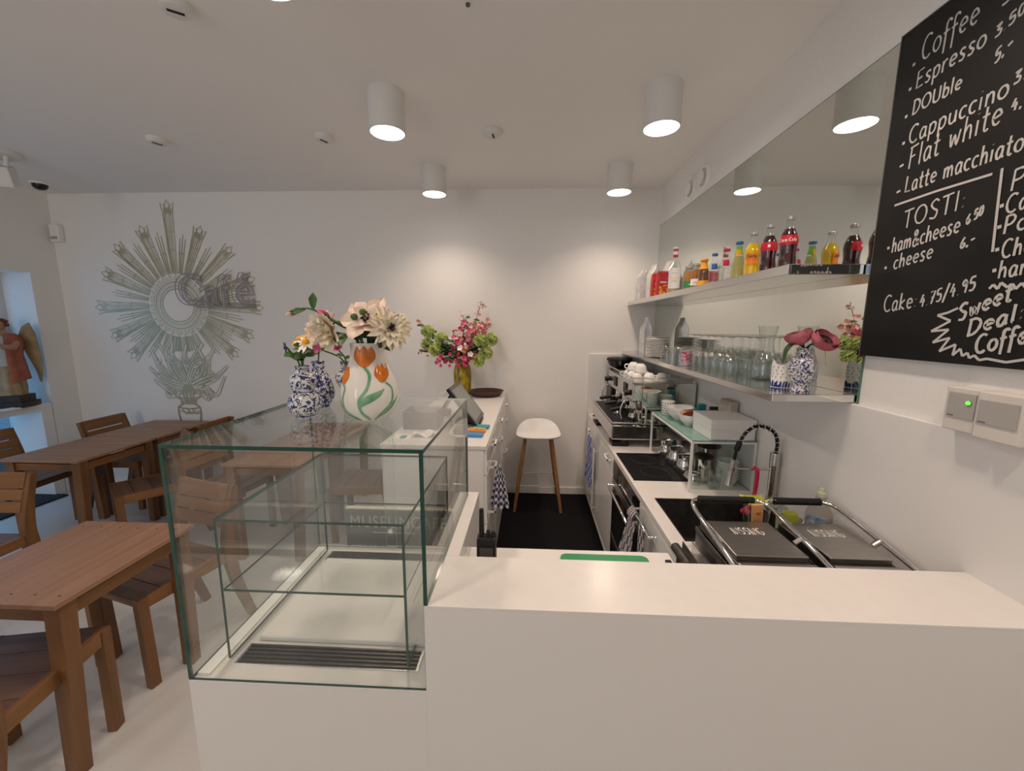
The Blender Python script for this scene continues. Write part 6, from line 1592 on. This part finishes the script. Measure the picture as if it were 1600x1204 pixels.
t = thing('roller_handle', 'dark grey cylinder sticking up at the end of worktop', 'handle', (.50, 1.17, .85)); t.location = (.470, 1.155, .80)
g = G(); g.tube([(.0, .05, .10), (.0, -.06, .104)], .0145, 18); g.box((-.006, -.02, 0), (.006, .02, .095)); obj('grip', g, M['dark_steel'], t)

# ================================================================== towels
def towel(name, label, m, fn, loc, nu=26, nv=30, th=.004, extra=None):
    t = thing(name, label, 'towel', loc, 0, None); g = G(); g.slab(fn, nu, nv, th)
    bmv = g.bm; uv = bmv.loops.layers.uv.new('UVMap')
    # the sheet is laid out in order: first (nu+1)*(nv+1) vertices are one side, the rest the other
    bmv.verts.ensure_lookup_table(); N_ = (nu + 1) * (nv + 1)
    bmv.verts.index_update()
    for fc in bmv.faces:
        for lp_ in fc.loops:
            i = lp_.vert.index % N_; lp_[uv].uv = ((i % (nu + 1)) / nu, (i // (nu + 1)) / nv)
    o = obj('cloth', g, m, t, sharp=80); return t
# on a drawer handle of the cash counter: bunched at the top, fanned out below
def tf(u, v):
    s = (u - .5); spread = .05 + .95 * v ** .7; drop = .27 * v
    return (.042 + s * .105 * spread + .006 * sin(u * 22) * v, -.01 + s * .05 * spread + .020 * sin(u * 19) * (.2 + .8 * v), -drop - .03 * s * v + .02 * abs(s) * v)
towel('tea_towel', 'blue and white checked tea towel hanging on the till counter drawer', M['towel_check'], tf, (-.212, 2.225, .800))
towel('tea_towel', 'grey checked tea towel draped on rail in front of oven', M['towel_grey'], lambda u, v: (-.040 + .012 * sin(u * 9) * v - .016 * sin(pi * min(1, v * 6)) - .05 * v, (u - .5) * (.085 + .15 * v) + .06 * v, -.40 * v + .012), (.525, 1.745, .755))
towel('tea_towel', 'dark folded tea towel hanging on the sink cabinet rail', M['towel_grey'], lambda u, v: (-.042 + .006 * sin(u * 7), (u - .5) * .07, -.30 * v), (.525, 1.62, .738))
towel('tea_towel', 'light blue checked tea towel on cabinet by the back wall', M['towel_blue'], lambda u, v: (-.034 + .010 * sin(u * 8 + 2 * v), (u - .5) * (.13 + .18 * v), -.40 * v), (.525, 3.20, .700))

# ================================================================== on the bar and the cash counter
t = thing('two_way_radio', 'black two-way radio standing on the bar ledge', 'radio', (-.113, 1.005, .957))
g = G(); g.box((-.026, -.018, 0), (.026, .018, .075), .005); obj('radio_body', g, M['black'], t)
g = G(); g.tube([(-.014, 0, .072), (-.014, 0, .152)], [.0072, .006], 12); obj('antenna', g, M['black'], t)
g = G(); g.lathe([(.0052, .072), (.0052, .090), (.004, .092)], 14, (.004, 0, 0)); g.lathe([(.0065, .072), (.0065, .086), (.005, .088)], 14, (.018, 0, 0)); obj('knob', g, M['black'], t)
g = G(); g.box((-.018, -.0186, .012), (.018, -.018, .05)); obj('grille', g, M['bezel'], t)
t = thing('cutting_board', 'green plastic cutting board lying on the bar ledge', 'cutting board', (.21, 1.01, .957))
g = G(); c = .018; w_, d_ = .120, .034; poly = []
for sx, sy, a0 in ((1, 1, 0), (-1, 1, 90), (-1, -1, 180), (1, -1, 270)):
    for k in range(5): a = radians(a0 + k * 22.5); poly.append((sx * (w_ - c) + c * cos(a), sy * (d_ - c) + c * sin(a)))
g.prism(poly, 0, .007); obj('board', g, M['green_board'], t)
tag(obj('key_tag', (lambda g: (g.box((.376, 1.005, .957), (.392, 1.03, .964), .002), g)[1])(G()), M['black']), 'tiny black gadget on the ledge right of the green board', 'gadget')
# till
ZC_ = .9855
t = thing('till_monitor', 'tilted grey till touchscreen on the cash counter', 'monitor', (-.335, 2.465, ZC_), 0)
# screen plane faces the staff side (+X), tilted back
Mx = Matrix.Translation((.02, 0, .012)) @ Matrix.Rotation(radians(-37), 4, 'Y')
g = G(); g.box((-.016, -.165, 0), (.004, .165, .283), .004, Mx); obj('monitor_body', g, M['black'], t)
g = G(); g.box((.004, -.165, 0), (.0065, .165, .283), .001, Mx); obj('bezel', g, M['bezel'], t)
g = G(); g.box((.0065, -.142, .026), (.0072, .142, .258), 0, Mx); obj('screen', g, M['screen'], t)
g = G(); g.box((-.13, -.07, 0), (.03, .07, .02), .006); g.beam((-.08, 0, .01), (-.075, 0, .13), .06, .03, (0, 1, 0), .004); obj('stand', g, M['black'], t)
t = thing('customer_display', 'small dark customer screen behind the till monitor', 'monitor', (-.60, 2.66, ZC_)); Mx = Matrix.Translation((0, 0, .03)) @ Matrix.Rotation(radians(32), 4, 'Y')
g = G(); g.box((-.008, -.09, 0), (.008, .09, .165), .003, Mx); obj('display_body', g, M['black'], t); g = G(); g.box((-.05, -.05, 0), (.05, .05, .035), .005); obj('foot', g, M['dark_steel'], t)
t = thing('grey_carton', 'grey box at left front of the cash counter, behind glass', 'box', (-.66, 2.30, ZC_)); g = G(); g.box((-.085, -.05, 0), (.115, .13, .105), .003); obj('box_body', g, M['grey_box'], t)
g = G(); g.prism([(-.085, .105), (-.01, .105), (-.035, .145)], -.03, -.025, 'y'); obj('flap', g, M['grey_box'], t)
t = thing('clear_bag', 'crumpled clear plastic bag behind the till box', 'bag', (-.52, 2.32, ZC_)); rb = random.Random(6)
g = G(); g.surf(lambda u, v: ((.055 - .02 * v) * cos(2*pi*u) * (1 + .15 * sin(11*u*6.28 + 7*v)), (.05 - .015 * v) * sin(2*pi*u) * (1 + .15 * sin(9*u*6.28 + 5*v)), .12 * v * (1 + .08 * sin(13 * u * 6.28))), 44, 10, True); obj('bag_film', g, M['acrylic'], t, sharp=80)
t = thing('paper_napkins', 'crumpled white napkins on front edge of the cash counter', 'napkin', (-.585, 2.13, ZC_)); g = G(); g.slab(lambda u, v: ((u - .5) * .11, (v - .5) * .08, .012 + .012 * sin(7 * u + 4 * v) + .008 * sin(11 * v)), 14, 12, .002); obj('paper', g, M['napkin'], t, sharp=50)
t = thing('leaflet', 'white leaflet with blue print at left of the cash counter', 'leaflet', (-.70, 2.09, ZC_)); g = G(); g.box((-.05, -.05, 0), (.05, .05, .0015)); obj('paper', g, M['napkin'], t); g = G(); g.box((-.01, -.03, .0015), (.025, .03, .0019)); obj('print', g, M['teal_card'], t)
for x, y, m, lb in ((-.305, 2.135, 'blue_card', 'blue card stack nearest the camera beside the till'), (-.300, 2.215, 'orange_card', 'orange card stack beside the till'), (-.288, 2.315, 'teal_card', 'teal card stack under the till screen')):
    t = thing('card_stack', lb, 'cards', (x, y, ZC_), -.08, 'card stacks by the till'); g = G(); g.box((-.045, -.027, 0), (.045, .027, .016), .001); obj('cards', g, M[m], t)
    if m == 'orange_card': g = G(); g.box((-.02, -.012, .016), (.03, .012, .0163)); obj('print', g, M['crisps'], t); g = G(); g.box((-.045, .019, .016), (.045, .028, .022)); obj('tab', g, M['limep'], t)
t = thing('pin_terminal', 'dark card terminal beside the till screen foot', 'card terminal', (-.395, 2.20, ZC_)); g = G(); g.box((-.035, -.05, 0), (.035, .05, .035), .008); obj('terminal_body', g, M['black'], t)
t = thing('woven_tray', 'round dark woven tray at wall end of the cash counter', 'tray', (-.385, 3.43, ZC_)); g = G(); g.lathe(resample_prof([(.10, 0), (.125, .004), (.15, .038), (.154, .042)], 3) + [(.147, .042), (.122, .010), (.001, .008)], 44, cap1=False); obj('tray_body', g, M['woven'], t, sharp=60)
